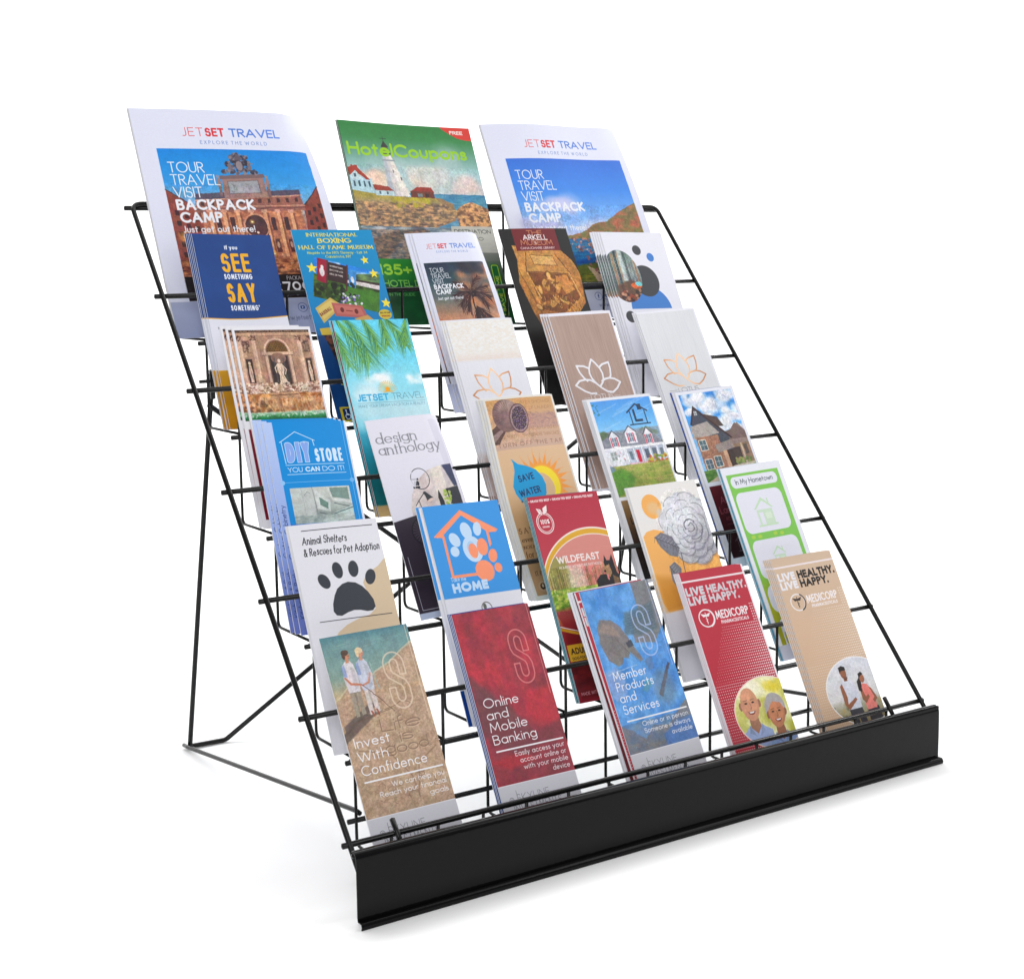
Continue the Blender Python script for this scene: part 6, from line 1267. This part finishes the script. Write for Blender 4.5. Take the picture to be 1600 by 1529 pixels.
WHAT = {
 'M1': ('white travel magazine with a baroque fountain cover, on the top tier', 'magazine'),
 'M2': ('green hotel coupon magazine with a white lighthouse cover on the top tier', 'magazine'),
 'M3': ('white travel agency magazine with a blue sea coast cover, right on the top tier', 'magazine'),
 'SEE': ('navy blue leaflet reading See Something Say Something', 'leaflet'), 'BOX': ('bright blue boxing museum leaflet with yellow stars and tickets', 'leaflet'),
 'JS': ('small white travel leaflet with a palm at sunset', 'leaflet'), 'ARK': ('black museum leaflet with a carved golden figure', 'leaflet'), 'CIR': ('white leaflet with grey and blue circles', 'leaflet'),
 'TRE': ('white bordered leaflet with a stone fountain facade and green water', 'leaflet'), 'BEA': ('turquoise travel leaflet with palm fronds and a sun', 'leaflet'),
 'LW': ('white leaflet with a copper lotus under a speckled band', 'leaflet'), 'LB': ('brown brushed leaflet with a white lotus', 'leaflet'), 'LG': ('silver grey brushed leaflet with a copper lotus', 'leaflet'),
 'DIY': ('blue DIY store leaflet with a kitchen photo', 'leaflet'), 'DES': ('pale lilac design anthology leaflet with a desk lamp', 'leaflet'), 'SAV': ('tan save water booklet with a shower head and sun', 'booklet'),
 'HL': ('leaflet of a white house with red shutters and a green lawn', 'leaflet'), 'HD': ('leaflet of a dark gabled brick house under clouds', 'leaflet'),
 'ANI': ('white animal shelter leaflet with a dark paw print', 'leaflet'), 'HOM': ('blue Take me Home leaflet with an orange house and paws', 'leaflet'), 'WIL': ('red dog food leaflet with a gold arc and a dog', 'leaflet'),
 'ROS': ('cream leaflet with a grey rose on orange shapes', 'leaflet'), 'TOWN': ('green and white In My Hometown leaflet with house icons', 'leaflet'),
 'INV': ('sandy beach Invest With Confidence leaflet with a walking couple', 'leaflet'), 'ONL': ('red Online and Mobile Banking leaflet', 'leaflet'), 'MEM': ('blue Member Products and Services leaflet with hands', 'leaflet'),
 'RED': ('red Live Healthy leaflet with a smiling older couple', 'leaflet'), 'TAN': ('beige Live Healthy leaflet with a jogging young couple', 'leaflet'),
}
SHORT = {'SEE': 'navy See Something leaflet', 'JS': 'small sunset palm leaflet', 'CIR': 'grey and blue circles leaflet', 'TRE': 'fountain facade leaflet', 'BEA': 'turquoise palm frond leaflet',
 'LW': 'white copper lotus leaflet', 'LB': 'brown lotus leaflet', 'LG': 'silver lotus leaflet', 'DIY': 'blue DIY store leaflet', 'SAV': 'tan save water booklet', 'HL': 'white house leaflet', 'HD': 'dark brick house leaflet',
 'ANI': 'dark paw print leaflet', 'HOM': 'blue Take me Home leaflet', 'WIL': 'red dog food leaflet', 'ROS': 'grey rose leaflet', 'TOWN': 'green Hometown leaflet', 'ONL': 'red Online Banking leaflet', 'MEM': 'blue Member Products leaflet',
 'RED': 'red Live Healthy leaflet', 'TAN': 'beige Live Healthy leaflet'}
ORD = ['', 'second', 'third', 'fourth', 'hindmost']
def how(art, key):
    if isinstance(art, str):
        if art == key: return 'matching copy'
        return {'RED': 'red leaflet', 'TRE': 'brown photo leaflet'}[art]
    return {(122, 14, 36): 'maroon covered leaflet', (40, 70, 150): 'deep blue covered leaflet', (40, 130, 146): 'teal covered leaflet', (90, 160, 190): 'light blue covered leaflet', (20, 60, 140): 'royal blue covered leaflet', (96, 10, 26): 'dark red covered leaflet', (226, 226, 234): 'blank white leaflet'}[art]

seed = 0; kseed = 100
for key, (tier, x, w, h, rot, t, style, behind) in SPEC.items():
    n = 1+len(behind); T = n*t; kseed += 7
    y0 = RUNG[tier][0]+.0035; zf = FLR[tier]+.0022
    lean = math.atan2(RUNG[tier-1][0]-.0029-(.0052 if tier == 1 else 0)-T*1.12-y0, RUNG[tier-1][1]-zf)
    u = Vector((0, math.sin(lean), math.cos(lean))); e = Vector((1, 0, 0))
    h_len = h-max(0.0, -math.sin(rot))*w
    for j in range(n):
        dx, dy, art = (0, 0, key) if j == 0 else behind[j-1]
        stp = abs(behind[0][0]) if behind else 0
        r = rot+(0 if j == 0 else (_rng(seed+3).rand()-.5)*min(.020, stp*.0045))
        e2 = e*math.cos(r)+u*math.sin(r); u3 = u*math.cos(r)-e*math.sin(r); nn = e2.cross(u3)
        TL = Vector((x+dx*.001, y0, zf))+u*(h+dy*.001)
        if j: gj = _rng(seed*3+1); dx += (gj.rand()-.5)*stp*.55; dy += (gj.rand()-.5)*min(1.8, .4+stp*.5)
        # the print stays where its top left corner is seen; the sheet stands on the shelf bar
        Borg = TL-u3*h_len-nn*(j*t*1.06)
        lift = zf-min(Borg.z, (Borg+e2*w).z)
        if lift > 0: Borg += u3*lift/max(.3, u3.z)
        M4 = Matrix.Identity(4)
        for q in range(3): M4[q][0] = e2[q]; M4[q][1] = u3[q]; M4[q][2] = nn[q]; M4[q][3] = Borg[q]
        lab, cat = WHAT[key]; group = None
        if n > 1:
            group = 'stack of the '+SHORT[key]+'s'
            if j == 0: lab = lab+', foremost in its stack'
            else:
                place = 'hindmost' if j == n-1 else ORD[j]
                lab = '%s, %s from the front in the %s stack' % (how(art, key), place, SHORT[key]) if place != 'hindmost' else '%s, hindmost in the %s stack' % (how(art, key), SHORT[key])
        leaflet(key, art, M4, w, h_len, t, lab, cat, group, kseed, seed, style, name=cat)
        seed += 1
